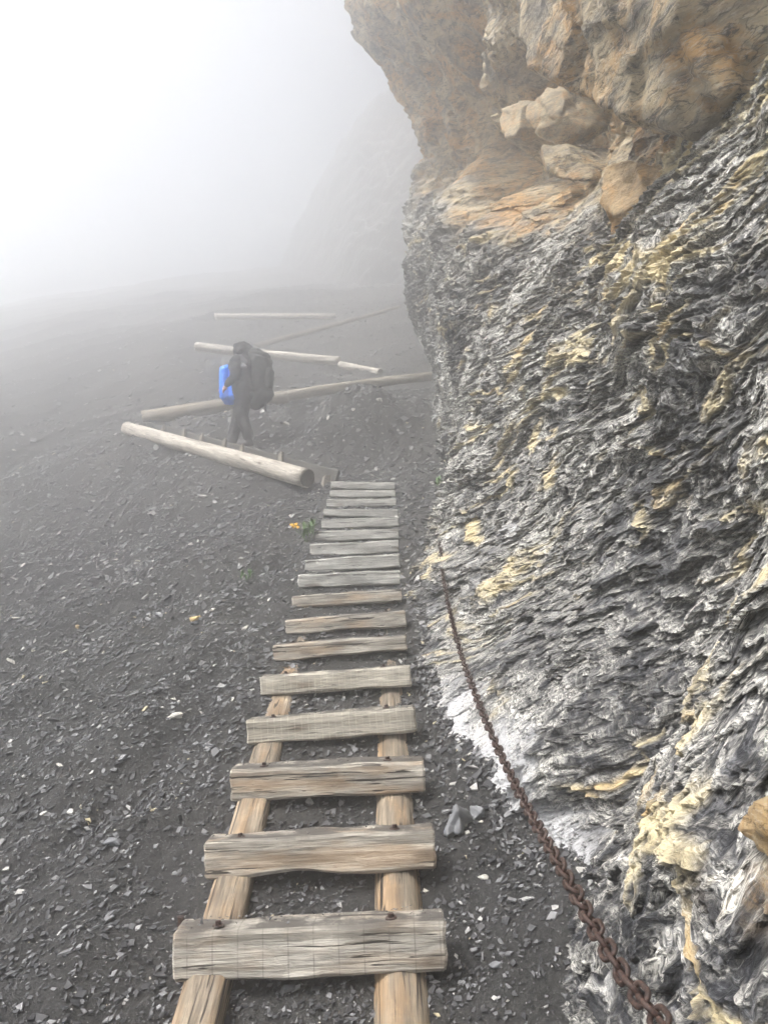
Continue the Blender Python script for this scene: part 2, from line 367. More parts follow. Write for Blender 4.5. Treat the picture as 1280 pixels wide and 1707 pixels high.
def ground(x, y):
    x, y = np.asarray(x, float), np.asarray(y, float); z = ground_base(x, y)
    lad = sstep(0.75, 0.45, np.abs(x + 0.25)) * sstep(10.4, 9.8, y)
    a = x * 0.62 - y * 0.78; b = x * 0.78 + y * 0.62            # across and along the fall line
    wv = 0.25 * noise(x * 0.8, y * 0.8, 2.0); rough = 0.13 * noise(a * 0.6 + wv, b * 0.16, 3.1) + 0.095 * noise(a * 1.8 + 2 * wv, b * 0.35, 7.7) + 0.03 * noise(a * 5 + 3 * wv, b * 1.1, 5.7)
    far = sstep(7, 16, y)
    z = z + (1 - lad) * rough * (1 + 1.5 * far) + (0.03 * noise(x * 3.1, y * 3.1, 1.3) + 0.016 * noise(x * 9, y * 9, 5.5)) * (1 - 0.4 * lad)
    m = np.exp(-((x - MND[0]) / 1.15) ** 2 - ((y - MND[1]) / 0.75) ** 2); mr = np.exp(-((x - MND[0]) / 1.8) ** 2 - ((y - MND[1]) / 1.5) ** 2)
    z = z + 0.50 * m + mr * (0.16 * noise(x * 2.2, y * 2.2, 9.1) + 0.07 * noise(x * 5.5, y * 5.5, 6.1))
    k = np.exp(-((x - HKR[0]) / 0.75) ** 2 - ((y - HKR[1]) / 0.6) ** 2); z = z + k * (HKR[2] - z)      # trodden terrace of the path
    gu = 9.0 * np.ones_like(z)
    for p0, p1 in zip(GUL[:-1], GUL[1:]):
        e = p1 - p0; t = np.clip(((x - p0[0]) * e[0] + (y - p0[1]) * e[1]) / (e @ e), 0, 1); gu = np.minimum(gu, np.hypot(x - p0[0] - t * e[0], y - p0[1] - t * e[1]))
    gu = gu + 0.10 * noise(x * 3, y * 3, 1.1) + 0.04 * noise(x * 9, y * 9, 1.6); z = z - 0.065 * (0.7 + noise(x * 1.5, y * 1.5, 4.4)) * np.exp(-(gu / 0.10) ** 2) + 0.02 * np.exp(-((gu - 0.26) / 0.12) ** 2)   # run-off gully
    return z
def ground_n(x, y, e=0.03):
    zx = (ground(x + e, y) - ground(x - e, y)) / (2 * e); zy = (ground(x, y + e) - ground(x, y - e)) / (2 * e)
    n = np.stack([-zx, -zy, np.ones_like(zx)], -1); return n / np.linalg.norm(n, axis=-1)[..., None]

def build_ground():
    ys = [-5.0]
    while ys[-1] < 76: ys.append(ys[-1] + max(0.026, 0.0085 * max(ys[-1], 0) + 0.006 if ys[-1] > 0.8 else 0.12))
    ys = np.array(ys)
    xr = [0.0]
    while xr[-1] < 44: xr.append(xr[-1] + 0.022 + 0.022 * max(0, xr[-1] - 1.2))
    xr = np.array(xr); xs = np.concatenate([-xr[::-1] - 0.25, xr[1:][xr[1:] < 10] - 0.25])
    X, Yg = np.meshgrid(xs, ys); Z = ground(X, Yg)
    near = np.exp(-(np.maximum(0, Yg - 2) / 7))
    Z += near * 0.012 * noise(X * 18, Yg * 18, 0.5)
    Z -= 30 * sstep(59, 74, Yg) 
    V = np.stack([X, Yg, Z], -1).reshape(-1, 3)
    o = link('scree_slope', mesh_np('scree_slope', V, grid_faces(*X.shape)), M['soil'])
    tag(o, 'dark grey shale scree slope rising into the fog', kind='structure')
build_ground()

# ------------------------------------------------------------------ rock wall
A = R(20); Tv = np.array([-math.sin(A), math.cos(A)]); Nv = np.array([-math.cos(A), -math.sin(A)])
WC = [  # px, py, depth, massive, white, yellow
 (1280,1707,1.0,.25,0,.6),(1280,1560,1.05,.2,.1,.4),(1280,1400,1.1,.3,0,.7),(1200,1500,1.3,.15,.1,.4),(1100,1600,1.5,.2,0,.6),(1060,1700,1.55,.2,0,.7),
 (1050,1500,1.85,.25,0,.9),(1030,1440,2.1,.2,.1,.8),(1120,1400,1.62,.2,0,.9),(1200,1280,1.4,.1,0,.5),(1280,1150,1.35,.05,.2,.3),(1280,1000,1.45,.1,0,.8),(1225,1130,1.6,.1,0,.6),(1150,1285,1.72,.2,0,.9),
 (1225,1000,2.9,0,0,.5),(1190,1080,2.95,0,0,.1),(1130,1200,3.0,0,0,.35),(1060,1320,2.95,0,.1,.1),(1000,1405,2.72,0,.5,.15),
 (985,1440,2.78,.05,.9,.2),(900,1370,3.08,.0,1.0,.2),(950,1300,2.98,.0,.3,.55),(850,1300,3.38,.0,.9,.2),(790,1258,3.6,0,1.0,.1),(880,1180,3.6,0,.3,.4),(742,1165,4.15,0,.9,.2),(720,1105,4.6,0,.6,.2),(708,995,5.65,.05,.35,.5),
 (800,1080,4.5,0,.35,.35),(1000,1200,3.1,0,0,.1),(1000,1080,3.4,0,.1,.2),(900,1040,4.05,0,.25,.3),
 (1280,850,2.55,0,0,.4),(1280,700,2.6,0,.1,.3),(1280,500,2.75,0,0,.3),(1280,300,3.0,0,0,.35),(1100,900,3.3,0,.1,.2),(1000,900,3.9,0,.35,.25),(900,900,4.6,0,.45,.3),(810,900,5.45,.05,.3,.5),(750,872,6.3,.05,.2,.6),
 (766,790,8.2,0,.1,.3),(1100,700,3.55,0,.15,.25),(1000,700,4.2,0,0,.3),(900,700,5.1,0,.1,.35),(820,700,6.2,.05,.1,.6),(770,690,7.6,0,.1,.3),
 (1100,500,3.8,0,0,.5),(1000,540,4.6,0,0,.5),(900,540,5.9,0,0,.35),(830,560,7.0,.0,.1,.3),(760,600,9.4,0,.3,.1),(738,622,12.8,0,.5,.1),(744,680,12.2,0,.4,.1),(752,722,10.8,0,.3,.2),(760,765,9.3,0,.2,.2),(736,650,14,0,.4,.1),
 (800,480,8.2,.05,0,.2),(714,570,13.2,0,.4,0),(690,480,13.2,0,.2,.1),(702,385,13.2,.2,0,.3),(684,320,13.8,.6,0,.5),(700,262,13.4,.9,0,.5),
 (735,400,11.2,.3,0,.3),(800,400,9.2,.35,0,.3),(850,440,7.6,.25,0,.2),(900,400,7.2,.45,0,.3),(970,440,5.6,.2,0,.2),(1040,420,4.6,.2,0,.6),(1120,360,4.05,.15,0,.8),(1200,250,3.7,.2,0,.8),
 (850,330,8.6,.7,0,.4),(930,330,7.8,.8,0,.3),(985,330,7.4,.8,0,.3),(745,232,12.6,.9,0,.3),(790,290,10.4,.9,0,.4),(840,220,9.4,1,0,.3),(900,230,9.2,1,0,.3),(960,250,10.2,1,0,.2),(985,225,10.6,1,0,.2),(1005,275,9.6,1,0,.2),(945,195,10.6,1,0,.2),(1015,305,8.2,.9,0,.2),
 (726,160,12.2,1,0,.2),(690,105,11.9,1,0,.1),(640,60,11.8,1,0,.1),(606,0,11.9,1,0,.1),(760,90,10.2,1,0,.1),(830,110,9.0,1,0,.1),(890,120,8.2,1,0,.1),(720,0,9.6,1,0,.1),(820,0,8.2,1,0,.1),(900,0,7.2,1,0,.2),
 (1010,60,6.6,1,0,.2),(1100,60,5.9,1,0,.3),(1230,60,4.6,.8,0,.6),
 (560,-120,12.3,1,0,.1),(700,-200,10,1,0,.1),(1280,-200,4.2,1,0,.3)]
pts = np.array([P(*c[:3]) for c in WC]); SS = pts[:, :2] @ Tv; HH = pts[:, :2] @ Nv
ctrl = [(s, z, h, *c[3:]) for s, z, h, c in zip(SS, pts[:, 2], HH, WC)]
for x, y, z, *c in [(1.5, -3, -1, .2, 0, .4), (1.7, -3, 2.5, .1, 0, .4), (1.9, -3, 8, 1, 0, .2), (2.2, 3, 9, 1, 0, .2), (0.6, 9, 12, 1, 0, .1), (2.6, 2, 14, 1, 0, .2), (0.2, 11, 14, 1, 0, .1),
           (2.6, 15, 4, 0, 0, .1), (2.6, 15, 10, 1, 0, .1), (2.6, 15, 14, 1, 0, .1), (5, 17, 4, 0, 0, .1), (5, 17, 10, 1, 0, .1), (5, 17, 14, 1, 0, .1)]:
    ctrl.append((x * Tv[0] + y * Tv[1], z, x * Nv[0] + y * Nv[1], *c))
for q in [(985,1440,2.78),(900,1370,3.08),(850,1300,3.38),(790,1258,3.6),(742,1165,4.15),(720,1105,4.6),(708,995,5.65)]:
    v = P(*q) + np.array([-.10, 0, -.45]); ctrl.append((v[:2] @ Tv, v[2], v[:2] @ Nv, 0, .8, .2))
for q in [(1085,1850,1.55),(1130,1990,1.5),(1330,1900,.95),(1330,2200,.9),(1010,1560,2.35),(1020,1640,2.2)]:
    v = P(*q); ctrl.append((v[:2] @ Tv, v[2], v[:2] @ Nv, .15, 0, .5))
ctrl = np.array(ctrl); ctrl[:, 2] = ctrl[:, 2]
WT = TPS(ctrl[:, :2], ctrl[:, 2:], 2e-3)

def schist_detail(s, z, q, mas):
    """relief and mineral masks of a folded, flaky schist; s along, z up, q third coordinate"""
    w1 = 0.26 * noise(s * 0.9, z * 1.0, q + 1.1) + 0.13 * noise(s * 2.3, z * 2.6, q + 5.2) + 0.055 * noise(s * 6.1, z * 6.7, q + 2.2)
    w2 = 0.024 * noise(s * 15, z * 17, q + 8.8) + 0.009 * noise(s * 38, z * 42, q + 3.3)
    L = z + 0.06 * s + w1 + w2
    sx = s + 0.25 * noise(s * 1.9, z * 1.9, q + 9.9) + 0.05 * noise(s * 9, z * 9, q + 4.1)
    n1 = noise(L * 8, sx * 1.9, q); n2 = noise(L * 24, sx * 5.5, q + 3); n3 = noise(L * 60, sx * 13, q + 6); n4 = noise(L * 120, sx * 30, q + 9)
    n5 = noise(s * 30, z * 30, q + 11)
    r1 = 1 - np.abs(n1) * 1.9; r2 = 1 - np.abs(n2) * 1.9; r3 = 1 - np.abs(n3) * 1.9
    lump = 0.15 * (1 + 1.2 * sstep(7.5, 10, s)) * noise(s * 0.75, z * 0.75, q + 20) + 0.085 * noise(s * 1.9, z * 2.1, q + 21) + 0.05 * noise(s * 4.4, z * 5.2, q + 22) + 0.022 * noise(s * 11, z * 12, q + 23)
    kl = 1 - np.clip(mas, 0, 1)
    saw = (L * 8 + 0.8 * n1) % 1.0; saw2 = (L * 22 + 1.2 * n2) % 1.0    # overlapping leaves: each ends in a lip
    leaf = 0.045 * (1 - saw) ** 2 * sstep(-0.3, 0.4, noise(s * 2.2, z * 2.2, q + 31)) + 0.018 * (1 - saw2) ** 2 * sstep(-0.2, 0.3, noise(s * 5, z * 5, q + 33))
    d = lump + kl * (0.032 * r1 + 0.044 * n2 + 0.027 * r3 + 0.011 * n4 + 0.012 * n5 + 1.2 * leaf)
    blk = fbm(s * 1.4, z * 1.4, q + 40, 5)
    cr = 1 - np.abs(noise(s * 1.2 + 0.4 * z, z * 0.8 - s * 0.3, q + 44)) * 5
    d = d + (1 - kl) * (0.05 * blk - 0.06 * np.clip(cr, 0, 1) ** 3 + 0.012 * noise(s * 22, z * 22, q + 45) + 0.03 * np.abs(noise(s * 6, z * 6, q + 46)))
    ms = np.flatnonzero(np.ravel(mas) > 0.02); fd = np.zeros(np.size(mas)); sf, zf = np.ravel(s)[ms], np.ravel(z)[ms]; qf = np.ravel(q * np.ones_like(s))[ms]
    wx = 0.12 * noise(sf * 3, zf * 3, qf + 91); b1, b2 = sf * 0.8 + zf * 0.55 + wx, zf * 0.8 - sf * 0.55 + wx      # joints run obliquely
    fd[ms] = 0.11 * facets(b1 * 0.9, b2 * 2.2, qf) + 0.055 * facets(b1 * 2.6 + 9, b2 * 5.5, qf) + 0.020 * facets(b1 * 8 + 3, b2 * 15, qf + 5)
    d = d + (1 - kl) * fd.reshape(np.shape(d))
    fs = np.flatnonzero(np.ravel(kl) > 0.5); fe = np.zeros(np.size(mas)); Lf, sxf = np.ravel(L)[fs], np.ravel(sx)[fs]
    fe[fs] = 0.035 * facets(Lf * 6, sxf * 2.2, 0 * Lf + 3) + 0.014 * facets(Lf * 17, sxf * 6, 0 * Lf + 8)
    d = d + kl * fe.reshape(np.shape(d))
    zone = noise(s * 0.9, z * 0.9, q + 60); zone2 = noise(s * 3.0, z * 3.0, q + 61)
    pale = sstep(0.14, 0.95, r2 * 0.45 + r3 * 0.50 + 0.45 * zone + 0.35 * zone2 + 0.2 * n4)
    vein = 1 - np.abs(noise(L * 5.5, sx * 1.2, q + 70)) * 3.4
    yz = noise(s * 1.3, z * 1.5, q + 71) + 0.6 * noise(s * 4, z * 4.5, q + 72) + 0.35 * noise(s * 11, z * 12, q + 73)
    return d, pale, vein, yz, r3, L, sx

def build_wall():
    s = [-2.5]
    while s[-1] < 17: s.append(s[-1] + (0.03 if s[-1] < 0 else 0.0072 + 0.0019 * max(0, s[-1] - 1.0)))
    s = np.array(s)
    z = [-1.6]
    while z[-1] < 15: z.append(z[-1] + (0.0085 if z[-1] < 3.2 else 0.0085 + 0.0042 * (z[-1] - 3.2)))
    z = np.array(z)
    Sg, Zg = np.meshgrid(s, z)
    cs, cz = np.linspace(s[0], s[-1], 240), np.linspace(z[0], z[-1], 220)           # coarse base, then bilinear
    base = WT(*np.meshgrid(cs, cz))
    def up(a):
        i = np.clip((z - cz[0]) / (cz[1] - cz[0]), 0, len(cz) - 1.001); j = np.clip((s - cs[0]) / (cs[1] - cs[0]), 0, len(cs) - 1.001)
        i0, j0 = i.astype(int), j.astype(int); fi, fj = (i - i0)[:, None], (j - j0)[None]
        g = lambda di, dj: a[np.ix_(i0 + di, j0 + dj)]
        return g(0, 0) * (1 - fi) * (1 - fj) + g(1, 0) * fi * (1 - fj) + g(0, 1) * (1 - fi) * fj + g(1, 1) * fi * fj
    H, mas, wht, yel = [up(base[..., k]) for k in range(4)]
    X0 = Sg * Tv[0] + H * Nv[0]; Y0 = Sg * Tv[1] + H * Nv[1]
    gz = ground_base(X0[::8, ::8], Y0[::8, ::8]); ok = Zg - np.kron(gz, np.ones((8, 8)))[:X0.shape[0], :X0.shape[1]] > -0.5
    keep = ok[:-1, :-1] & ok[1:, 1:] & ok[:-1, 1:] & ok[1:, :-1]
    idx = np.flatnonzero(ok); lut = np.full(ok.size, -1); lut[idx] = np.arange(len(idx)); shp = Sg.shape
    Sg, Zg, H, mas, wht, yel = [a.ravel()[idx] for a in (Sg, Zg, H, mas, wht, yel)]
    jag = 0.35 * noise(Sg * 1.6, Zg * 1.6, 50.0) + 0.2 * noise(Sg * 5, Zg * 5, 51.0)
    mas = sstep(0.40, 0.62, mas + jag)
    d, pale, vein, yz, r3, Lc, sx = schist_detail(Sg, Zg, 0.37 * H, mas)
    yel = yel * (0.55 + 0.45 * sstep(1.5, 3.0, Sg))
    ymask = sstep(0.42, 0.80, 0.62 * np.clip(vein, 0, 1) + 0.42 * yz + 0.45 * yel + 0.22 * r3 - 0.33 + 0.05 * sstep(2.2, 3.6, Zg) * sstep(6.5, 4.5, Sg))
    wmask = sstep(0.45, 0.95, wht * 0.95 - 0.35 * yz + 0.3 * noise(Sg * 7, Zg * 7, 80.0))
    H = H + d * (0.5 + 0.5 * sstep(1.2, 3.2, Sg)) * (1 - 0.4 * np.clip(wht, 0, 1)) + 0.010 * ymask
    Zd = Zg - 0.35 * np.clip(d, -0.1, 0.1)
    V = np.stack([Sg * Tv[0] + H * Nv[0], Sg * Tv[1] + H * Nv[1], Zd], -1); F = lut[grid_faces(*shp, keep)]
    o = link('rock_wall', mesh_np('rock_wall', V, F[:, ::-1], dict(pale=pale, yel=ymask, wht=wmask, mas=mas, lam=Lc, along=sx)), M['schist'])
    tag(o, 'folded dark schist cliff with pale and yellow veins beside the path', kind='structure')
build_wall()

def build_far_cliff():
    # the cliff beyond the corner, nearly lost in the fog
    c = [P(*q) for q in [(720,420,42),(640,420,44),(600,300,46),(560,150,48),(500,0,50),(430,-150,51),(700,100,43),(660,-50,45),(720,250,41),(620,-250,48),(560,430,48)]]
    c = np.array(c); T = TPS(c[:, [0, 2]], c[:, 1], 0.5)
    xs, zs = np.linspace(-12, 14, 200), np.linspace(9, 32, 190); X, Z = np.meshgrid(xs, zs)
    Yc = T(X, Z) + 0.9 * np.clip(-X - 1.5, 0, 12) ** 1.35
    Yc = Yc - 1.0 * fbm(X * 0.35, Z * 0.35, 3.3, 6) - 0.5 * np.abs(noise(X * 0.9 + Z * 0.5, Z * 0.9, 8.0))
    d, pale, vein, yz, r3, Lc, sx = schist_detail(X * 0.5, Z * 0.5, 12.0, np.ones_like(X))
    V = np.stack([X, Yc, Z], -1).reshape(-1, 3)
    o = link('far_cliff', mesh_np('far_cliff', V, grid_faces(*X.shape), dict(pale=pale * 0.3, yel=0 * X, wht=0 * X, mas=0.0 * X, lam=Lc * .3, along=sx * .3)), M['schist'])
    tag(o, 'distant grey cliff face almost lost in the fog', kind='structure')
build_far_cliff()

# ------------------------------------------------------------------ rock lumps
_ico = {}
def ico(n):
    if n not in _ico:
        bm = bmesh.new(); bmesh.ops.create_icosphere(bm, subdivisions=n, radius=1.0)
        _ico[n] = (np.array([v.co[:] for v in bm.verts]), np.array([[v.index for v in f.verts] for f in bm.faces])); bm.free()
    return _ico[n]
def hull_rock(name, points, n, rough, mat, sharp=26.0, seed=0.0, fscale=1.0, label=None, cat=None, kind=None, group=None, cuts=0, smooth=True):
    """angular rock: rounded convex body through the given points, with fractured relief"""
    p = np.array(points, float); c = p.mean(0); q = p - c
    bm = bmesh.new()
    for v in q: bm.verts.new(v)
    bmesh.ops.convex_hull(bm, input=bm.verts); bm.normal_update()
    pl = [(np.array(f.normal[:]), f.normal.dot(f.verts[0].co)) for f in bm.faces if f.calc_area() > 1e-7]; bm.free()
    cg = np.random.default_rng(int(seed * 10) + 5)
    for nn in cg.normal(size=(cuts, 3)):
        nn = nn / np.linalg.norm(nn); pl.append((nn, (q @ nn).max() * cg.uniform(0.66, 0.92)))
    D, F = ico(n); inv = 0.0
    for nn, dd in pl:
        a = D @ nn / max(abs(dd), 1e-4); inv = inv + np.clip(a, 1e-6, None) ** sharp
    V = D / (inv ** (1 / sharp))[:, None]
    g = (V + c) * fscale; x, y, z = g.T
    rel = 0.6 * fbm(x * 1.1 + seed, y * 1.1, z * 1.1, 8, 0.6) + 0.35 * np.abs(noise(x * 2.6 + seed, y * 2.6, z * 2.6)) \
          - 0.5 * np.clip(1 - 6 * np.abs(noise(x * 1.3, y * 1.3 + seed, z * 1.3 + 0.5 * x)), 0, 1) ** 2
    rel = 0.5 * rel + 0.9 * facets(x * 1.6 + seed, y * 1.6, z * 1.6) + 0.35 * facets(x * 4.5 + seed, y * 4.5, z * 4.5)
    r = np.linalg.norm(V, axis=1); V = V * (1 + rough * rel / np.maximum(r, 1e-3))[:, None]
    o = link(name, mesh_np(name, V, F, smooth=smooth), mat, loc=c)
    return tag(o, label, cat, group, kind)
def slab_pts(px, back):
    """outline points (px,py,d) plus the same pushed back along the rock normal"""
    a = [P(*q) for q in px]; return a + [v + np.array([-Nv[0] * back, -Nv[1] * back, 0.15 * back]) for v in a]
OV = [(868,-20,5.5),(884,118,5.2),(930,185,4.9),(1000,243,4.5),(1060,278,4.15),(1098,262,3.95),(1110,190,3.8),(1180,130,3.45),(1270,20,3.1),(1330,-60,2.9),
      (880,-320,5.4),(1330,-330,3.2),(1000,-40,4.15),(1120,60,3.65),(1000,120,4.35)]
hull_rock('rock_overhang', [P(*q) for q in OV] + [P(*OV[i]) + np.array([2.2, 1.4, 0.5]) for i in (1, 3, 5, 9, 10, 11)], 6, 0.075, M['massive'], 70, 1.7, 1.7,
          'rust stained brown rock slab overhanging the cave at the top', kind='structure', cuts=7)
hull_rock('boulder', slab_pts([(872,195,7.3),(905,132,7.2),(940,160,7.0),(948,215,6.9),(905,240,7.1)], 0.5), 5, 0.04, M['cream'], 80, 3.1, 3,
          'pale tan angular boulder wedged highest under the overhang', 'boulder', cuts=12)
hull_rock('boulder', slab_pts([(830,200,8.0),(842,168,8.0),(868,172,7.8),(868,225,7.7),(840,232,7.9)], 0.4), 5, 0.03, M['cream'], 80, 5.1, 3,
          'small cream boulder left of the highest wedged boulder', 'boulder', cuts=12)
hull_rock('boulder', slab_pts([(866,256,7.2),(930,238,7.0),(985,282,6.7),(990,305,6.6),(940,300,6.8),(878,282,7.1)], 0.6), 5, 0.05, M['massive'], 80, 8.1, 3,
          'long brown shadowed boulder lying across the cave mouth', 'boulder', cuts=12)
hull_rock('boulder', slab_pts([(998,300,4.9),(1030,266,4.75),(1082,282,4.45),(1090,318,4.35),(1045,372,4.5),(1012,398,4.65),(988,385,4.8)], 0.5), 5, 0.05, M['orange'], 80, 2.1, 3,
          'orange ochre boulder standing right below the overhang edge', 'boulder', cuts=12)
hull_rock('boulder', slab_pts([(1195,1400,1.08),(1235,1325,1.02),(1300,1315,.95),(1310,1490,.90),(1262,1505,.94),(1212,1455,1.02)], 0.35), 5, 0.02, M['orange'], 80, 6.3, 6,
          'smooth orange boulder at the right edge just above the chain', 'boulder', cuts=12)
hull_rock('boulder', slab_pts([(1128,1290,1.56),(1160,1255,1.54),(1208,1275,1.46),(1205,1325,1.43),(1148,1350,1.49)], 0.3), 5, 0.025, M['cream'], 80, 9.3, 6,
          'cream yellow knobbly boulder up and left of the smooth orange one', 'boulder', cuts=12)

# ------------------------------------------------------------------ wooden stairs
def timber(name, L, W, Hh, mat, seed, wane=0.02, parent=None, taper=0.0):
    """squared weathered beam: length along X, front face at y=0 (towards -Y), depth W, height Hh, top at z=0"""
    nx = 28; prof = []
    nyy, nzz = 4, 5; bev = 0.012
    ring = []
    fr = np.linspace(0, 1, nzz); tp = np.linspace(0, 1, nyy)
    for f in fr: ring.append((0, -Hh + bev + (Hh - 2 * bev) * f))
    for f in tp: ring.append((bev + (W - 2 * bev) * f, 0))
    for f in fr[::-1]: ring.append((W, -Hh + bev + (Hh - 2 * bev) * f))
    for f in tp[::-1]: ring.append((bev + (W - 2 * bev) * f, -Hh))
    ring = np.array(ring); m = len(ring)
    xs = np.concatenate([[-L / 2 + 0.004], np.linspace(-L / 2 + 0.012, L / 2 - 0.012, nx), [L / 2 - 0.004]])
    V = []
    for i, x in enumerate(xs):
        y, z = ring[:, 0].copy(), ring[:, 1].copy()
        n = lambda k, f=6.0: noise(np.full(m, x * f) + seed, y * 14 + k, z * 14 + k * 2)
        lowmask = np.clip(-z / Hh, 0, 1) ** 3
        z = z + lowmask * wane * (0.7 + 1.6 * noise(x * 3.2 + seed, seed * 1.7, 0.3)) * np.clip(1 - y / W, 0, 1)
        z = z + 0.006 * n(1) + 0.006 * noise(x * 2 + seed, 4.4, 0) * np.ones(m); y = y + 0.007 * n(2) + 0.003 * n(3, 22)
        z = z - taper * x
        if i in (0, len(xs) - 1): y = W / 2 + (y - W / 2) * 0.93; z = -Hh / 2 + (z + Hh / 2) * 0.93
        xx = x + 0.008 * noise(y * 25 + seed, z * 25, i * 0.0 + (9 if x > 0 else 3)) * np.ones(m)
        V.append(np.stack([xx, y, z], 1))
    V = np.concatenate(V); k = len(xs)
    F = [[i * m + j, (i + 1) * m + j, (i + 1) * m + (j + 1) % m, i * m + (j + 1) % m] for i in range(k - 1) for j in range(m)]
    c0, c1 = len(V), len(V) + 1; V = np.concatenate([V, [V[:m].mean(0)], [V[-m:].mean(0)]])
    me = bpy.data.meshes.new(name)
    faces = [tuple(f[::-1]) for f in F] + [(j, (j + 1) % m, c0)[::1] for j in range(m)] + [((k - 1) * m + (j + 1) % m, (k - 1) * m + j, c1) for j in range(m)]
    me.from_pydata(V.tolist(), [], faces); me.update()
    bm = bmesh.new(); bm.from_mesh(me); bmesh.ops.recalc_face_normals(bm, faces=bm.faces); bm.to_mesh(me); bm.free()
    return link(name, me, mat, parent)
def log_mesh(name, r0, r1, L, seed, nseg=22, nl=40, hew=0.0, bend=0.0):
    """round log along X from 0 to L"""
    th = np.linspace(0, 2 * np.pi, nseg, endpoint=False); xs = np.linspace(0, L, nl); V = []
    for x in xs:
        r = r0 + (r1 - r0) * x / L
        rr = r * (1 + 0.05 * noise(np.cos(th) * 1.3 + seed, np.sin(th) * 1.3, x * 1.5) + 0.03 * noise(np.cos(th) * 4 + seed, np.sin(th) * 4, x * 1.0))
        cy, cz = np.cos(th) * rr, np.sin(th) * rr
        if hew: lim = r * (1 - hew); cz = np.where(cz > lim, lim + (cz - lim) * 0.15, cz); cy = np.where(cy < -lim, -lim + (cy + lim) * 0.15, cy)
        V.append(np.stack([np.full(nseg, x) + 0.012 * noise(np.cos(th) * 2, np.sin(th) * 2, x + seed) * (x in (xs[0], xs[-1])), cy + bend * math.sin(math.pi * x / L), cz], 1))
    V = np.concatenate(V); ci = len(V); V = np.concatenate([V, [[0.012, 0, 0], [L - 0.012, bend * 0, 0]]])
    F = [(i * nseg + j, (i + 1) * nseg + j, (i + 1) * nseg + (j + 1) % nseg, i * nseg + (j + 1) % nseg)[::-1] for i in range(nl - 1) for j in range(nseg)]
    F += [(j, (j + 1) % nseg, ci)[::-1] for j in range(nseg)] + [((nl - 1) * nseg + j, (nl - 1) * nseg + (j + 1) % nseg, ci + 1) for j in range(nseg)]
    me = bpy.data.meshes.new(name); me.from_pydata(V.tolist(), [], F); me.update()
    for p in me.polygons: p.use_smooth = len(p.vertices) == 4
    bm = bmesh.new(); bm.from_mesh(me); bmesh.ops.recalc_face_normals(bm, faces=bm.faces); bm.to_mesh(me); bm.free()
    return me
def aim(o, a, b, roll=0.0):
    d = Vector(b) - Vector(a); o.location = tuple(a)
    o.rotation_euler = (Matrix.Translation((0, 0, 0)) @ d.to_track_quat('X', 'Z').to_matrix().to_4x4() @ Matrix.Rotation(roll, 4, 'X')).to_euler()
    return o
def disc_mesh(name, r, h, seg=14, r_in=0.0):
    bm = bmesh.new(); bmesh.ops.create_cone(bm, cap_ends=True, segments=seg, radius1=r, radius2=r * 0.94, depth=h)
    me = bpy.data.meshes.new(name); bm.to_mesh(me); bm.free(); return me
me_washer, me_bolt = disc_mesh('washer', 0.019, 0.004, 18), disc_mesh('bolt_head', 0.0095, 0.011, 6)

y0 = PL[0][0]; base = np.array([-0.24, y0, ladz(y0) - 0.2])
stairs = empty('wooden_stairs', base, 'weathered timber stairs of plank steps climbing beside the cliff', 'stairs')
for k, (Y, lt, lb, rt, rb) in enumerate(PL):
    L = float(np.linalg.norm((rt - lt + rb - lb) / 2)); H = float((lt[2] - lb[2] + rt[2] - rb[2]) / 2)
    W = 0.135 if k < 9 else 0.11
    mat = M['plank_saw'] if k == 0 else M['plank_lines'] if k in (3, 4) else M['plank'] if k < 8 else M['plank_grey']
    o = timber('step', L, W, H, mat, 3.7 * k + 1, 0.018 if k in (1, 5, 6, 8, 12, 13) else 0.006, stairs)
    mid = (lt + rt) / 2; d = rt - lt
    o.location = tuple(mid - base); o.rotation_euler = (R(random.uniform(-3, 3)), -math.atan2(d[2], math.hypot(d[0], d[1])), R(random.uniform(-1.5, 1.5)))
    for side, dx in (('l', -L / 2 + 0.155 * L), ('r', L / 2 - 0.18 * L)):
        if k > 6: continue
        px = dx + random.uniform(-0.02, 0.02); py = W * 0.33
        wz = link('washer', me_washer, M['rust'], o, (px, py, 0.004), (R(random.uniform(-4, 4)), R(random.uniform(-4, 4)), 0))
        bh = link('bolt', me_bolt, M['rust'], o, (px, py, 0.012), (0, 0, random.random()))
yA, yB = 1.2, 9.75
for xx, xx2, r, sd_, hew in ((-0.53, -0.62, 0.082, 1.0, 0.22), (0.065, 0.0, 0.088, 2.0, 0.0)):
    a = np.array([xx, yA, ladz(yA) - r + 0.03]); b = np.array([xx2, yB, ladz(yB) - r - 0.07])
    me = log_mesh('stringer', r, r * 0.95, float(np.linalg.norm(b - a)), sd_, 26, 60, hew)
    o = link('stringer', me, M['stringer'], stairs); aim(o, a - base, b - base)
# steel pin beside the lowest step
pin = disc_mesh('steel_pin', 0.0115, 0.55, 14)
pp = P(310, 1526, 2.56); o = link('steel_pin', pin, M['rust'], loc=pp - np.array([0, 0, 0.275]), rot=(R(2), R(-3), 0))
tag(o, 'short rusty steel pin standing behind the left end of the lowest step', 'pin')

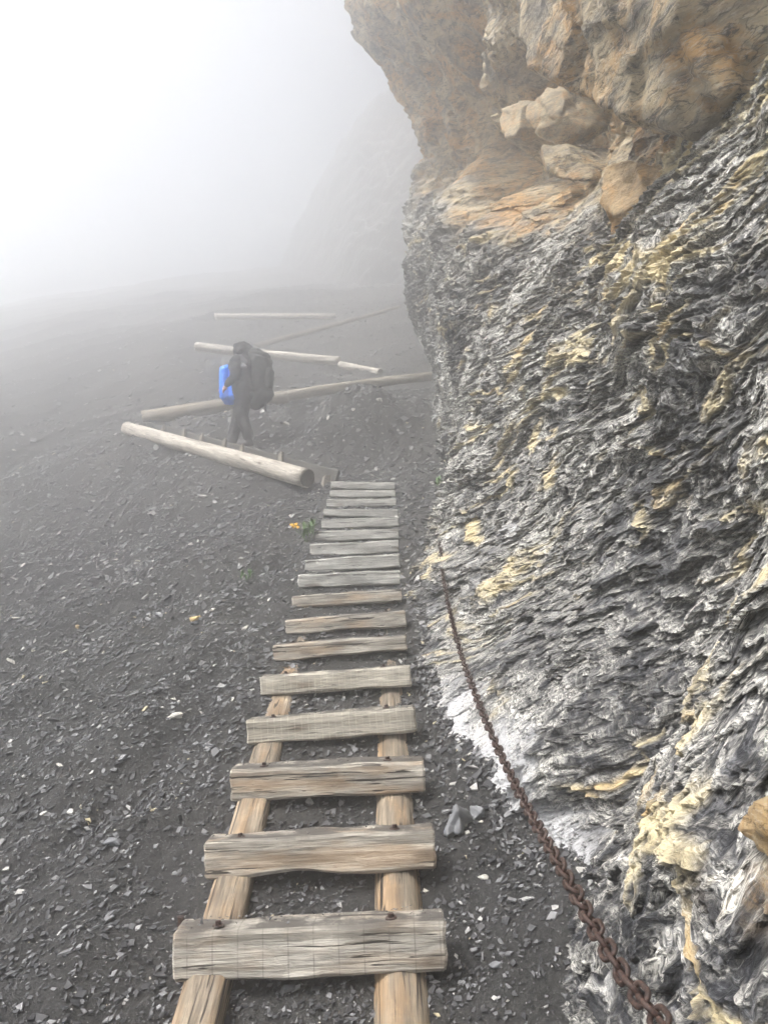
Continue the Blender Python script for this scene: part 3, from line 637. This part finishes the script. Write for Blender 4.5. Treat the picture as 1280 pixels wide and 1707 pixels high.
# ------------------------------------------------------------------ retaining logs on the switchbacks
def put_log(a, b, r0, r1, mat, label, seed, bend=0.0):
    f = np.linspace(0, 1, 9); q = a[None] * (1 - f)[:, None] + b[None] * f[:, None]          # lift the log out of the soil where it would sink
    need = ground(q[:, 0], q[:, 1]) + 0.30 * r0 - q[:, 2]; k = np.clip(np.array([need[:4].max(), need[5:].max()]), 0, 0.16)
    a, b = a + np.array([0, 0, k[0]]), b + np.array([0, 0, k[1]])
    L = float(np.linalg.norm(b - a)); o = link('retaining_log', log_mesh('retaining_log', r0, r1, L, seed, 22, 44, 0, bend), mat)
    aim(o, a, b); return tag(o, label, 'log', 'logs edging the switchback path')
L1a, L1b = P(512, 808, 10.0), P(212, 725, 13.4)
lg = put_log(L1a, L1b, 0.125, 0.115, M['log'], 'thick bleached log with cut end beside the top of the stairs', 1.3, 0.06)
ce = link('cut_end', log_mesh('cut_end', 0.112, 0.112, 0.03, 9.1, 22, 3), M['logend'], lg, (-0.018, 0, 0))
L2a, L2b = P(238, 712, 13.75), P(480, 664, 14.3); L2c = P(738, 625, 15.3)
put_log(L2a, L2b, 0.135, 0.12, M['oldlog'], 'shaded log behind the hiker meeting the bleached log at the switchback', 5.3, -0.05)
put_log(L2b + np.array([-.1, 0, 0.03]), L2c, 0.10, 0.085, M['oldlog'], 'tan log running from the dirt mound to the foot of the cliff', 7.1, -0.12)
put_log(P(328, 578, 20.4), P(566, 602, 19.2), 0.12, 0.11, M['log'], 'pale log in the fog just above the hiker\'s head height', 2.9, 0.05)
put_log(P(568, 608, 19.0), P(634, 630, 17.9), 0.09, 0.08, M['log'], 'short pale log slanting down right of the one behind the hiker', 3.9)
put_log(P(358, 528, 25.0), P(560, 527, 25.0), 0.10, 0.09, M['log'], 'faint pale log highest up in the fog', 4.9)
put_log(P(425, 577, 21.4), P(665, 518, 23.6), 0.075, 0.06, M['oldlog'], 'faint dark log rising to the right between the foggy pale logs', 6.9)
def wedge(name, w_, t_, h_):
    bm = bmesh.new(); v = [bm.verts.new(c) for c in [(-w_, -t_, 0), (w_, -t_, 0), (w_, t_, 0), (-w_, t_, 0), (-w_ * .8, -t_, h_), (w_, -t_ * .6, h_ * 1.1), (w_ * .9, t_, h_ * 1.05), (-w_ * .9, t_, h_ * .95)]]
    for f in [(0, 3, 2, 1), (4, 5, 6, 7), (0, 1, 5, 4), (1, 2, 6, 5), (2, 3, 7, 6), (3, 0, 4, 7)]: bm.faces.new([v[i] for i in f])
    bmesh.ops.bevel(bm, geom=bm.edges[:], offset=0.006, segments=1, affect='EDGES')
    me = bpy.data.meshes.new(name); bm.to_mesh(me); bm.free(); return me
me_stake = wedge('stake', 0.036, 0.028, 0.50)
for i, (px, py, lab) in enumerate([(459,766,'first from the stairs'),(405,752,'below the boots of the hiker'),(366,741,'third from the stairs'),(326,732,'fourth from the stairs'),(291,726,'fifth from the stairs'),(250,716,'nearest the switchback end')]):
    t_ = (512 - px) / 300.0 * 0.93; q = L1a + (L1b - L1a) * t_
    q = q + np.array([0.69, 0.72, 0]) * 0.165 + np.array([0, 0, -0.20])
    o = link('stake', me_stake, M['oldlog'], loc=q, rot=(R(random.uniform(-6, 6)), R(random.uniform(-5, 5)), R(-44 + random.uniform(-12, 12))))
    tag(o, 'short wooden stake behind the thick bleached log, ' + lab, 'stake', 'stakes holding the bleached log')
# board edging behind the log, and the block at the log end
def board(a, b, h, t, mat):
    L = float(np.linalg.norm(b - a)); o = timber('edging_board', L, t, h, mat, 4.4, 0.01)
    d = b - a; o.location = tuple((a + b) / 2); o.rotation_euler = (0, -math.atan2(d[2], math.hypot(d[0], d[1])), math.atan2(d[1], d[0])); return o
off = np.array([0.69, 0.72, 0]) * 0.21
o = board(L1b + off + np.array([.2, -.2, .23]), L1a + off + np.array([.25, -.1, .20]), 0.30, 0.05, M['wetshadeboard'])
tag(o, 'edging board toned dark for shade and wet, holding the path behind the thick bleached log', 'board')
o = link('wood_block', wedge('wood_block', 0.06, 0.05, 0.28), M['oldlog'], loc=P(541, 803, 10.15) - np.array([0, 0, 0.20]), rot=(0, R(8), R(20)))
tag(o, 'small grey wood block between the log end and the top step', 'block')

# ------------------------------------------------------------------ chain
def link_mesh(Lo=0.060, Wo=0.039, r=0.0049, n=26, m=8):
    a, s = Wo / 2 - r, (Lo - Wo) / 2; V = []; per = []
    for i in range(n):
        t = i / n * 2 * math.pi; c, q = math.cos(t), math.sin(t)
        x = a * c + (s if c > 0 else -s) * min(1, abs(c) * 6); per.append((x, a * q, 0))
    per = np.array(per)
    for i in range(n):
        tan = per[(i + 1) % n] - per[i - 1]; tan /= np.linalg.norm(tan); nr = np.array([tan[1], -tan[0], 0])
        for j in range(m):
            f = j / m * 2 * math.pi; V.append(per[i] + r * (math.cos(f) * nr + math.sin(f) * np.array([0, 0, 1])))
    F = [(i * m + j, ((i + 1) % n) * m + j, ((i + 1) % n) * m + (j + 1) % m, i * m + (j + 1) % m) for i in range(n) for j in range(m)]
    me = mesh_np('chain_link', np.array(V), np.array(F), smooth=True)
    bm = bmesh.new(); bm.from_mesh(me); bmesh.ops.recalc_face_normals(bm, faces=bm.faces); bm.to_mesh(me); bm.free(); return me
CH = np.array([P(*q) for q in [(1160,1780,1.00),(1095,1695,1.15),(1022,1600,1.35),(942,1458,1.75),(862,1315,2.5),(803,1185,3.3),(764,1075,4.2),(741,975,5.25),(733,905,6.15)]])
def catmull(Pp, n=60):
    Q = np.concatenate([[2 * Pp[0] - Pp[1]], Pp, [2 * Pp[-1] - Pp[-2]]]); o = []
    for i in range(1, len(Q) - 2):
        for t in np.linspace(0, 1, n, endpoint=False):
            a, b, c, d = Q[i - 1:i + 3]; o.append(0.5 * (2 * b + (c - a) * t + (2 * a - 5 * b + 4 * c - d) * t * t + (3 * b - a - 3 * c + d) * t ** 3))
    return np.array(o + [Pp[-1]])
path = catmull(CH); seg = np.concatenate([[0], np.cumsum(np.linalg.norm(np.diff(path, axis=0), axis=1))])
me_link = link_mesh(); pitch = 0.0415; nl = int(seg[-1] / pitch)
chain = empty('rusty_chain', CH[-1], 'rusty brown iron chain hanging along the foot of the cliff', 'chain')
for i in range(nl):
    s_ = (i + 0.5) * pitch; c = np.array([np.interp(s_, seg, path[:, k]) for k in range(3)]); c2 = np.array([np.interp(s_ + 0.02, seg, path[:, k]) for k in range(3)])
    o = link('chain_link', me_link, M['rust'], chain); aim(o, c - CH[-1], c2 - CH[-1], R(38) + (R(90) if i % 2 else 0) + R(random.uniform(-14, 14)))
a, b = P(757, 826, 7.6), P(758, 752, 7.75)
rod = disc_mesh('steel_rod', 0.014, float(np.linalg.norm(b - a)) + 0.25, 10); o = link('steel_rod', rod, M['steel'], loc=(a + b) / 2 - np.array([0, 0, .1]), rot=(0, R(1.5), 0))
tag(o, 'thin dark steel rod standing at the cliff corner above the chain', 'rod')

# ------------------------------------------------------------------ loose shale
def chips(name, n, yr, smin, smax, seed, label, palefrac=0.06, thin=0.0, xy=None, zz=None):
    """loose flakes, thinning out with distance from the stairs' foot"""
    g = np.random.default_rng(seed)
    y = yr[0] * (yr[1] / yr[0]) ** g.uniform(0, 1, n); hw = 0.56 * y + 0.45; x = g.uniform(-1, 1, n) * hw; x = np.where(x > 1.5, g.uniform(-1, 0.3, n) * hw, x)
    ac, al = x * 0.62 - y * 0.78, x * 0.78 + y * 0.62; dens = 1.1 * noise(ac * 1.3, al * 0.35, 3.0) + 0.7 * noise(ac * 3.4, al * 1.2, 4.0); k = g.uniform(-1.0, 0.7, n) < dens * 0.9 + 0.45 - thin
    if xy is not None: x, y = xy; k = np.ones(len(x), bool)
    x, y = x[k], y[k]; n = len(x); far = np.clip(y / 3.0, 0.8, 5) ** 0.75
    size = far * smin * (smax / smin) ** (g.uniform(0, 1, n) ** 2.8)
    z, N = (ground(x, y), ground_n(x, y)) if zz is None else (zz, np.tile([0., 0., 1.], (n, 1)))
    N = N + g.normal(0, 0.34, (n, 3)) + np.array([-0.10, -0.20, 0]); N /= np.linalg.norm(N, axis=1)[:, None]
    yaw = math.atan2(0.62, 0.78) + g.normal(0, 0.75, n); t = np.stack([np.cos(yaw), np.sin(yaw), np.zeros(n)], 1)
    t -= (t * N).sum(1)[:, None] * N; t /= np.linalg.norm(t, axis=1)[:, None]; bt = np.cross(N, t)
    m = 4; ang = (np.arange(m)[None] + g.uniform(-.33, .33, (n, m))) / m * 6.283; rad = size[:, None] * g.uniform(0.55, 1.0, (n, m))
    el = g.uniform(0.38, 0.85, n)[:, None]; th = size * g.uniform(0.10, 0.30, n)
    ex, ey = np.cos(ang) * rad, np.sin(ang) * rad * el
    C = np.stack([x, y, z], 1) + N * (th * g.uniform(0.1, 1.1, n) + 0.006)[:, None]
    ring = C[:, None] + ex[..., None] * t[:, None] + ey[..., None] * bt[:, None]
    tilt = (g.normal(0, .12, (n, 1)) * ex + g.normal(0, .12, (n, 1)) * ey)
    top = ring * 1.0 + N[:, None] * ((th[:, None] * 0.5 + tilt * 0.5)[..., None]); bot = ring - N[:, None] * (th * 0.5)[:, None, None]
    top = C[:, None] + (top - C[:, None]) * np.array(0.9)
    V = np.concatenate([top, bot], 1).reshape(-1, 3); o = np.arange(n) * 2 * m
    tri = [(0, 1, 2), (0, 2, 3)] + sum([[(j + m, (j + 1) % m + m, (j + 1) % m), (j + m, (j + 1) % m, j)] for j in range(m)], [])
    F = (o[:, None, None] + np.array(tri)[None]).reshape(-1, 3)
    tone = g.uniform(0, 1, n) ** 1.6 * 0.84; pl = g.uniform(0, 1, n) < palefrac; tone = np.where(pl, g.uniform(0.82, 0.97, n), tone)
    yl = g.uniform(0, 1, n) < 0.004; tone = np.where(yl, 1.0, tone)
    ob = link(name, mesh_np(name, V, F, dict(tone=np.repeat(tone, 2 * m))), M['chip'])
    return tag(ob, label, None, None, 'stuff')
chips('shale_chips', 130000, (1.15, 15), 0.0048, 0.026, 1, 'small loose shale chips covering the ground around the stairs')
chips('shale_flakes', 9000, (1.3, 14), 0.014, 0.036, 2, 'flat shale flakes scattered over the scree', 0.10, 0.3)
chips('scree_stones', 7000, (12, 32), 0.012, 0.035, 3, 'loose shale stones on the foggy upper scree slope')

FT = np.array([P(*q)[:2] for q in [(1050,1640,2.3),(1000,1440,2.84),(900,1370,3.12),(850,1305,3.36),(790,1260,3.62),(740,1170,4.16),(720,1108,4.6),(708,1000,5.66),(715,950,6.3),(745,870,7.7),(757,800,9.6),(752,722,11.8)]])
_i = rng.integers(0, len(FT) - 1, 1500); _t = rng.uniform(0, 1, 1500)[:, None]; _q = FT[_i] * (1 - _t) + FT[_i + 1] * _t
chips('fallen_flakes', 10, (2, 9), 0.012, 0.040, 5, 'broken schist flakes heaped along the foot of the cliff', 0.25, 0.0, ((_q[:, 0] - np.abs(rng.normal(0, 0.10, 1500)) + 0.05), _q[:, 1] + rng.normal(0, 0.05, 1500)))
gx_, gy_, gz_ = [], [], []
for k, (Y, lt, lb, rt, rb) in enumerate(PL[:9]):
    nn = 150; t_ = rng.uniform(0.03, 0.97, nn); clump = noise(t_ * 5 + k * 7.7, 0.3, k) > rng.uniform(-0.5, 0.3, nn); t_ = t_[clump]
    gx_.append(lt[0] + (rt[0] - lt[0]) * t_); gy_.append(Y + 0.125 - np.abs(rng.normal(0, 0.045, len(t_)))); gz_.append(lt[2] + (rt[2] - lt[2]) * t_ + 0.001)
gx_, gy_, gz_ = np.concatenate(gx_), np.concatenate(gy_), np.concatenate(gz_)
chips('grit', 10, (2, 9), 0.0035, 0.011, 6, 'shale grit lying on top of the wooden steps', 0.05, 0.0, (gx_, gy_), gz_)
def stone(px, py, r, mat, seed, label, flat=0.45, cat='stone', yaw=0.0, rough=0.14):
    # put the stone where the view ray meets the ground
    d = np.linspace(1.5, 25, 4000); q = np.array([P(px, py, 1.0)]) - np.array([[0, 0, CAMZ]]); W_ = q * d[:, None] + np.array([[0, 0, CAMZ]])
    hit = np.argmax(W_[:, 2] < ground(W_[:, 0], W_[:, 1])); c = W_[hit]
    g = np.random.default_rng(seed); pp = g.normal(size=(11, 3)); pp /= np.linalg.norm(pp, axis=1)[:, None]
    pp *= np.array([r, r * g.uniform(.55, .85), r * flat]); cy, sy = math.cos(yaw), math.sin(yaw)
    pp = np.stack([pp[:, 0] * cy - pp[:, 1] * sy, pp[:, 0] * sy + pp[:, 1] * cy, pp[:, 2]], 1) + c + np.array([0, 0, r * flat * 0.35])
    return hull_rock('stone', pp, 4, r * rough, mat, 30, seed * 1.3, 0.25 / r, label, cat, group='stones lying on the scree')
M['slate'] = plain('slate_stone', (0.17, 0.175, 0.185), 0.6, 18, 0.5); M['pale'] = plain('pale_stone', (0.48, 0.46, 0.42), 0.7, 25, 0.4); M['ochre'] = plain('ochre_stone', (0.55, 0.41, 0.20), 0.7, 25, 0.4)
stone(762,1385,0.10,M['slate'],3,'knobbly grey stone beside the right end of the second step',.75,yaw=1.4,rough=.5)
stone(788,1363,0.055,M['slate'],13,'round grey stone touching the knobbly stone by the cliff foot',.8)
stone(812,1464,0.038,M['pale'],5,'pale square stone between the second step and the chain',.4)
stone(832,1612,0.036,M['slate'],6,'blue grey flat stone between the lowest step and the chain',.3)
stone(1050,1630,0.05,M['ochre'],7,'ochre slab at the cliff foot behind the lowest visible chain',.6)
stone(328,1035,0.06,M['ochre'],8,'ochre stone with pale top on the scree left of the stairs',.5)
stone(130,1046,0.038,M['ochre'],9,'small yellow stone alone on the left scree',.5)
stone(157,1100,0.075,M['slate'],10,'grey flat slab on the left scree below the small yellow stone',.2)
stone(293,1196,0.05,M['pale'],11,'white angular stone left of the fourth step',.4)
stone(25,1031,0.07,M['pale'],12,'white elongated stone near the left edge of the picture',.2,yaw=.4)
stone(632,668,0.07,M['pale'],14,'pale yellowish stone on the dirt mound under the tan log',.5)
stone(667,845,0.05,M['slate'],15,'small grey stone beside the right end of the upper steps',.5)
stone(345,1245,0.05,M['slate'],16,'grey stone on the scree left of the third step',.35)
stone(190,1405,0.045,M['slate'],17,'grey stone in the gully left of the second step',.4)

# ------------------------------------------------------------------ plants
def leaf_mesh(name, L, W):
    V, F = [], []; n = 5
    for i in range(n + 1):
        t = i / n; wd = W * math.sin(math.pi * min(0.97, 0.08 + 0.92 * t)) * (1 - 0.3 * t); z = 0.35 * L * t * (1 - 0.75 * t) * 1.6
        V += [(L * t, -wd, z + 0.25 * wd), (L * t, 0, z), (L * t, wd, z + 0.25 * wd)]
    for i in range(n):
        for j in (0, 1): F.append((i * 3 + j, (i + 1) * 3 + j, (i + 1) * 3 + j + 1, i * 3 + j + 1))
    return mesh_np(name, np.array(V), np.array(F), smooth=True)
def on_ground(px, py):
    d = np.linspace(1.5, 25, 4000); q = P(px, py, 1.0) - np.array([0, 0, CAMZ]); W_ = q * d[:, None] + np.array([[0, 0, CAMZ]])
    return W_[np.argmax(W_[:, 2] < ground(W_[:, 0], W_[:, 1]))]
def stem_mesh(name, L, r=0.003): return disc_mesh(name, r, L, 6)
g0 = on_ground(512, 904); pl = empty('yellow_flower', g0, 'small green plant with yellow flower heads left of the upper steps', 'plant')
me_leaf = leaf_mesh('leaf', 0.085, 0.016)
for i in range(30):
    h = 0.10 * random.random() + 0.03 * (i % 3); o = link('leaf', me_leaf, M['leaf'], pl, (random.uniform(-.05, .06), random.uniform(-.05, .05), h * 1.3), (0, R(random.uniform(-75, -15)), random.uniform(0, 6.28)))
    k = random.uniform(.7, 1.3); o.scale = (k, k, k)
for dx in (-0.03, 0.01, 0.04): link('stem', stem_mesh('stem', 0.2), M['leaf'], pl, (dx, 0, 0.09), (R(random.uniform(-10, 10)), R(dx * 300), 0))
me_pet = leaf_mesh('petal', 0.022, 0.006)
for hx, hy, hz in ((-0.145, -.02, .155), (-0.105, 0.0, .165), (-0.09, -.02, .135), (-.125, -.01, .14)):
    st = link('stem', stem_mesh('stem', math.hypot(hx, hz), 0.0022), M['leaf'], pl, (hx / 2, hy / 2, hz / 2), (0, math.atan2(hx, hz), 0))
    fh = link('flower_head', disc_mesh('flower_head', 0.011, 0.01, 12), M['petal'], pl, (hx, hy, hz), (R(40), R(random.uniform(-20, 20)), 0))
    for j in range(11): link('petal', me_pet, M['petal'], fh, (0, 0, 0.003), (0, R(-12), j / 11 * 6.283))
for (px, py, lab, sc, nn) in [(411, 968, 'tiny pale green tuft on the scree left of the ninth step', 0.8, 26), (740, 815, 'pale grey green tuft at the cliff foot beside the steel rod', 1.3, 44)]:
    g0 = on_ground(px, py); tf = empty('tuft', g0, lab, 'plant')
    for i in range(nn):
        o = link('leaf', me_leaf, M['paleleaf'], tf, (random.uniform(-.07, .07) * sc, random.uniform(-.05, .05) * sc, random.uniform(0, .08) * sc), (0, R(random.uniform(-85, -5)), random.uniform(0, 6.28)))
        k = random.uniform(.45, .9) * sc; o.scale = (k, k, k)

# ------------------------------------------------------------------ hiker
foot = on_ground(402, 753); foot = P(402, 747, 11.85); foot[2] = float(ground(foot[0], foot[1])) 
def blob(parts, voxel=0.014, smooth=4):
    """one continuous surface grown over tapered limbs: (a, b, ra, rb) with optional (sx,sy,sz)"""
    bm = bmesh.new()
    for a, b, ra, rb, *sc in parts:
        a, b = Vector(a), Vector(b); n = max(2, int((b - a).length / (0.35 * min(ra, rb))) + 1)
        for i in range(n + 1):
            t = i / n; r = ra + (rb - ra) * t; c = a.lerp(b, t)
            k = bmesh.ops.create_icosphere(bm, subdivisions=2, radius=r)['verts']
            for v in k:
                if sc: v.co = Vector((v.co.x * sc[0][0], v.co.y * sc[0][1], v.co.z * sc[0][2]))
                v.co += c
    me = bpy.data.meshes.new('tmp'); bm.to_mesh(me); bm.free(); o = bpy.data.objects.new('tmp', me); col.objects.link(o)
    m = o.modifiers.new('r', 'REMESH'); m.mode = 'VOXEL'; m.voxel_size = voxel
    m = o.modifiers.new('s', 'SMOOTH'); m.iterations = smooth; m.factor = 0.5
    dg = bpy.context.evaluated_depsgraph_get(); out = bpy.data.meshes.new_from_object(o.evaluated_get(dg))
    bpy.data.objects.remove(o); 
    for p in out.polygons: p.use_smooth = True
    return out
def crumple(me, amp, f, seed):
    n = len(me.vertices); co = np.empty(n * 3, np.float32); me.vertices.foreach_get('co', co); co = co.reshape(-1, 3)
    nr = np.empty(n * 3, np.float32); me.vertices.foreach_get('normal', nr); nr = nr.reshape(-1, 3)
    d = noise(co[:, 0] * f + seed, co[:, 1] * f, co[:, 2] * f * 1.4) + 0.5 * (1 - 2 * np.abs(noise(co[:, 0] * f * 1.7, co[:, 1] * f * 1.7 + seed, co[:, 2] * f * 2.5)))
    co = co + nr * (amp * d)[:, None]; me.vertices.foreach_set('co', co.astype(np.float32).ravel()); me.update(); return me
hk = empty('person', foot, 'hiker in dark hooded jacket bent under a dark pack on the switchback path', 'person')
HN, HF, KN, KF, AN, AF = (.05, -.09, .88), (.02, .09, .88), (.01, -.10, .49), (-.07, .10, .50), (.13, -.08, .12), (-.17, .10, .11)
SHN, SHF, ELN, ELF, WRN, WRF = (-.06, -.19, 1.33), (-.08, .19, 1.33), (-.07, -.27, 1.05), (-.20, .25, 1.08), (-.19, -.25, .93), (-.30, .14, 1.02)
HD = (-.03, 0, 1.53)
# skin: head with face, and hands
body = [((.02, 0, .95), (-.02, 0, 1.32), .125, .13), ((-.03, 0, 1.35), (-.03, 0, 1.46), .06, .055), (HD, (-.05, 0, 1.56), .095, .098, (1, .8, 1.12)), ((-.13, 0, 1.52), (-.15, 0, 1.50), .016, .014), ((-.10, 0, 1.46), (-.09, 0, 1.45), .04, .035),
        (HN, KN, .085, .06), (KN, AN, .055, .038), (HF, KF, .085, .06), (KF, AF, .055, .038), ((.03, -.05, .9), (.03, .05, .9), .12, .12),
        (SHN, ELN, .05, .042), (ELN, WRN, .04, .028), (SHF, ELF, .05, .042), (ELF, WRF, .04, .028), ((-.04, -.15, 1.35), (-.04, .15, 1.35), .06, .06)]
def hand(wr, dirv, side):
    wr, dv = Vector(wr), Vector(dirv).normalized(); sdv = Vector((0, 0, 1)).cross(dv).normalized() * side; out = [(wr, wr + dv * .07, .026, .034)]
    for k, (o_, l) in enumerate(((-.026, .062), (-.009, .072), (.009, .068), (.025, .055))):
        b0 = wr + dv * .075 + sdv * o_; k1 = b0 + dv * l * .55; out += [(b0, k1, .0095, .009), (k1, k1 + (dv * .6 + Vector((0, 0, -.8))).normalized() * l * .5, .009, .0075)]
    t0 = wr + dv * .03 - sdv * .03; out.append((t0, t0 + (dv * .7 - sdv * .7).normalized() * .055, .0115, .009)); return out
body += hand(WRN, (-.45, .1, -.75), 1) + hand(WRF, (-.7, -.3, -.5), -1)
link('body', blob(body, 0.011, 2), M['skin'], hk)
jk = [((.03, 0, .90), (-.02, 0, 1.30), .205, .21, (1, 1.0, 1)), ((-.02, -.13, 1.34), (-.02, .13, 1.34), .10, .10), ((-.02, 0, 1.36), (-.01, 0, 1.46), .11, .10),
      (SHN, ELN, .085, .068), (ELN, WRN, .066, .05), (SHF, ELF, .085, .068), (ELF, WRF, .066, .05), ((.06, -.02, .80), (.04, 0, .92), .19, .185)]
link('jacket', crumple(blob(jk, 0.016, 4), 0.014, 9, 1.1), M['jacket'], hk)
# hood: shell over the crown, open to the front (-X)
hd = [((.01, 0, 1.53), (-.01, 0, 1.545), .15, .15, (1.05, .98, 1.05)), ((.05, 0, 1.42), (.03, 0, 1.50), .115, .12), ((-.10, -.05, 1.625), (-.14, 0.0, 1.635), .035, .03), ((-.10, .05, 1.625), (-.14, 0.0, 1.635), .035, .03), ((-.08, 0, 1.62), (-.12, 0, 1.63), .04, .035), ((-.05, -.10, 1.47), (-.02, -.09, 1.58), .045, .05), ((-.05, .10, 1.47), (-.02, .09, 1.58), .045, .05)]
link('hood', crumple(blob(hd, 0.014, 3), 0.007, 12, 4.1), M['jacket'], hk)
for nm, h_, k_, a_ in (('trouser_leg', HN, KN, AN), ('trouser_leg', HF, KF, AF)):
    link(nm, crumple(blob([(h_, k_, .145, .105), (k_, Vector(a_) + Vector((0, 0, .04)), .100, .085), (Vector(h_) + Vector((0, 0, .06)), h_, .13, .125)], 0.016, 4), 0.012, 11, 2.2), M['trouser'], hk)
for a_, dv in ((AN, (-.19, .02, -.075)), (AF, (-.20, .03, -.07))):
    a_ = Vector(a_); link('boot', blob([(a_ + Vector((0, 0, .05)), a_ + Vector((.01, 0, -.05)), .055, .055), (a_ + Vector((.03, 0, -.07)), a_ + Vector((-.15, .02, -.075)), .05, .046, (1.0, .9, .9))], 0.012, 3), M['boot'], hk)
link('shoulder_patch', crumple(blob([((-.02, -.205, 1.37), (.05, -.20, 1.31), .055, .05, (1, .7, 1)), ((-.03, -.215, 1.24), (.08, -.205, 1.22), .035, .03, (1, .9, 1))], 0.012, 2), .006, 14, 3), M['greystrap'], hk)
bp = empty('backpack', foot + np.array([.27, 0, .80]), 'large dark trekking backpack on the back of the hiker', 'backpack')
link('pack_body', crumple(blob([((.02, 0, .10), (.0, 0, .52), .185, .19, (1, 1.0, 1)), ((-.04, 0, .58), (-.08, 0, .66), .16, .14)], 0.018, 6), 0.016, 8, 6.6), M['pack'], bp)
link('lid', crumple(blob([((-.12, 0, .70), (.05, 0, .63), .09, .11, (1, 1.5, .8))], 0.016, 5), 0.01, 10, 5.5), M['pack'], bp)
link('side_pocket', crumple(blob([((.14, -.1, .18), (.15, -.1, .36), .085, .085)], 0.016, 5), .01, 10, 3.5), M['pack'], bp)
link('bottom_pocket', crumple(blob([((-.06, -.03, -.08), (.06, -.03, .05), .13, .16)], 0.016, 5), .01, 10, 3.5), M['pack'], bp)
link('strap', blob([((.10, -.1, -.08), (.11, -.1, -.24), .018, .018)], 0.01, 1), M['pack'], bp)
bb = link('blue_bag', crumple(blob([((ax, ay, -.22), (ax - .02, ay, .17), .085, .075) for ax in (-.03, .12) for ay in (-.12, .12)] + [((.03, 0, -.2), (.0, 0, .18), .14, .13)], 0.014, 8), 0.012, 9, 7.7), M['blue'], loc=foot + np.array([-.24, .10, 1.05]))
tag(bb, 'bright blue bag held in front of the hiker', 'bag')

# ------------------------------------------------------------------ fog
bm = bmesh.new(); bmesh.ops.create_cube(bm, size=1.0); me = bpy.data.meshes.new('haze'); bm.to_mesh(me); bm.free()
hz = link('haze', me); x0, x1, y0_, y1, z0, z1 = -60, 40, -9, 80, -40, 34
hz.location = ((x0 + x1) / 2, (y0_ + y1) / 2, (z0 + z1) / 2); hz.scale = (x1 - x0, y1 - y0_, z1 - z0)
hm = bpy.data.materials.new('fog'); hm.use_nodes = True; t = hm.node_tree; t.nodes.clear()
out = t.nodes.new('ShaderNodeOutputMaterial'); pv = t.nodes.new('ShaderNodeVolumePrincipled')
pv.inputs['Color'].default_value = (0.99, 0.99, 0.99, 1); pv.inputs['Density'].default_value = FOG_DENSITY; pv.inputs['Anisotropy'].default_value = FOG_G
t.links.new(pv.outputs[0], out.inputs['Volume']); me.materials.append(hm)
tag(hz, 'pale mountain fog filling the air', None, None, 'stuff')
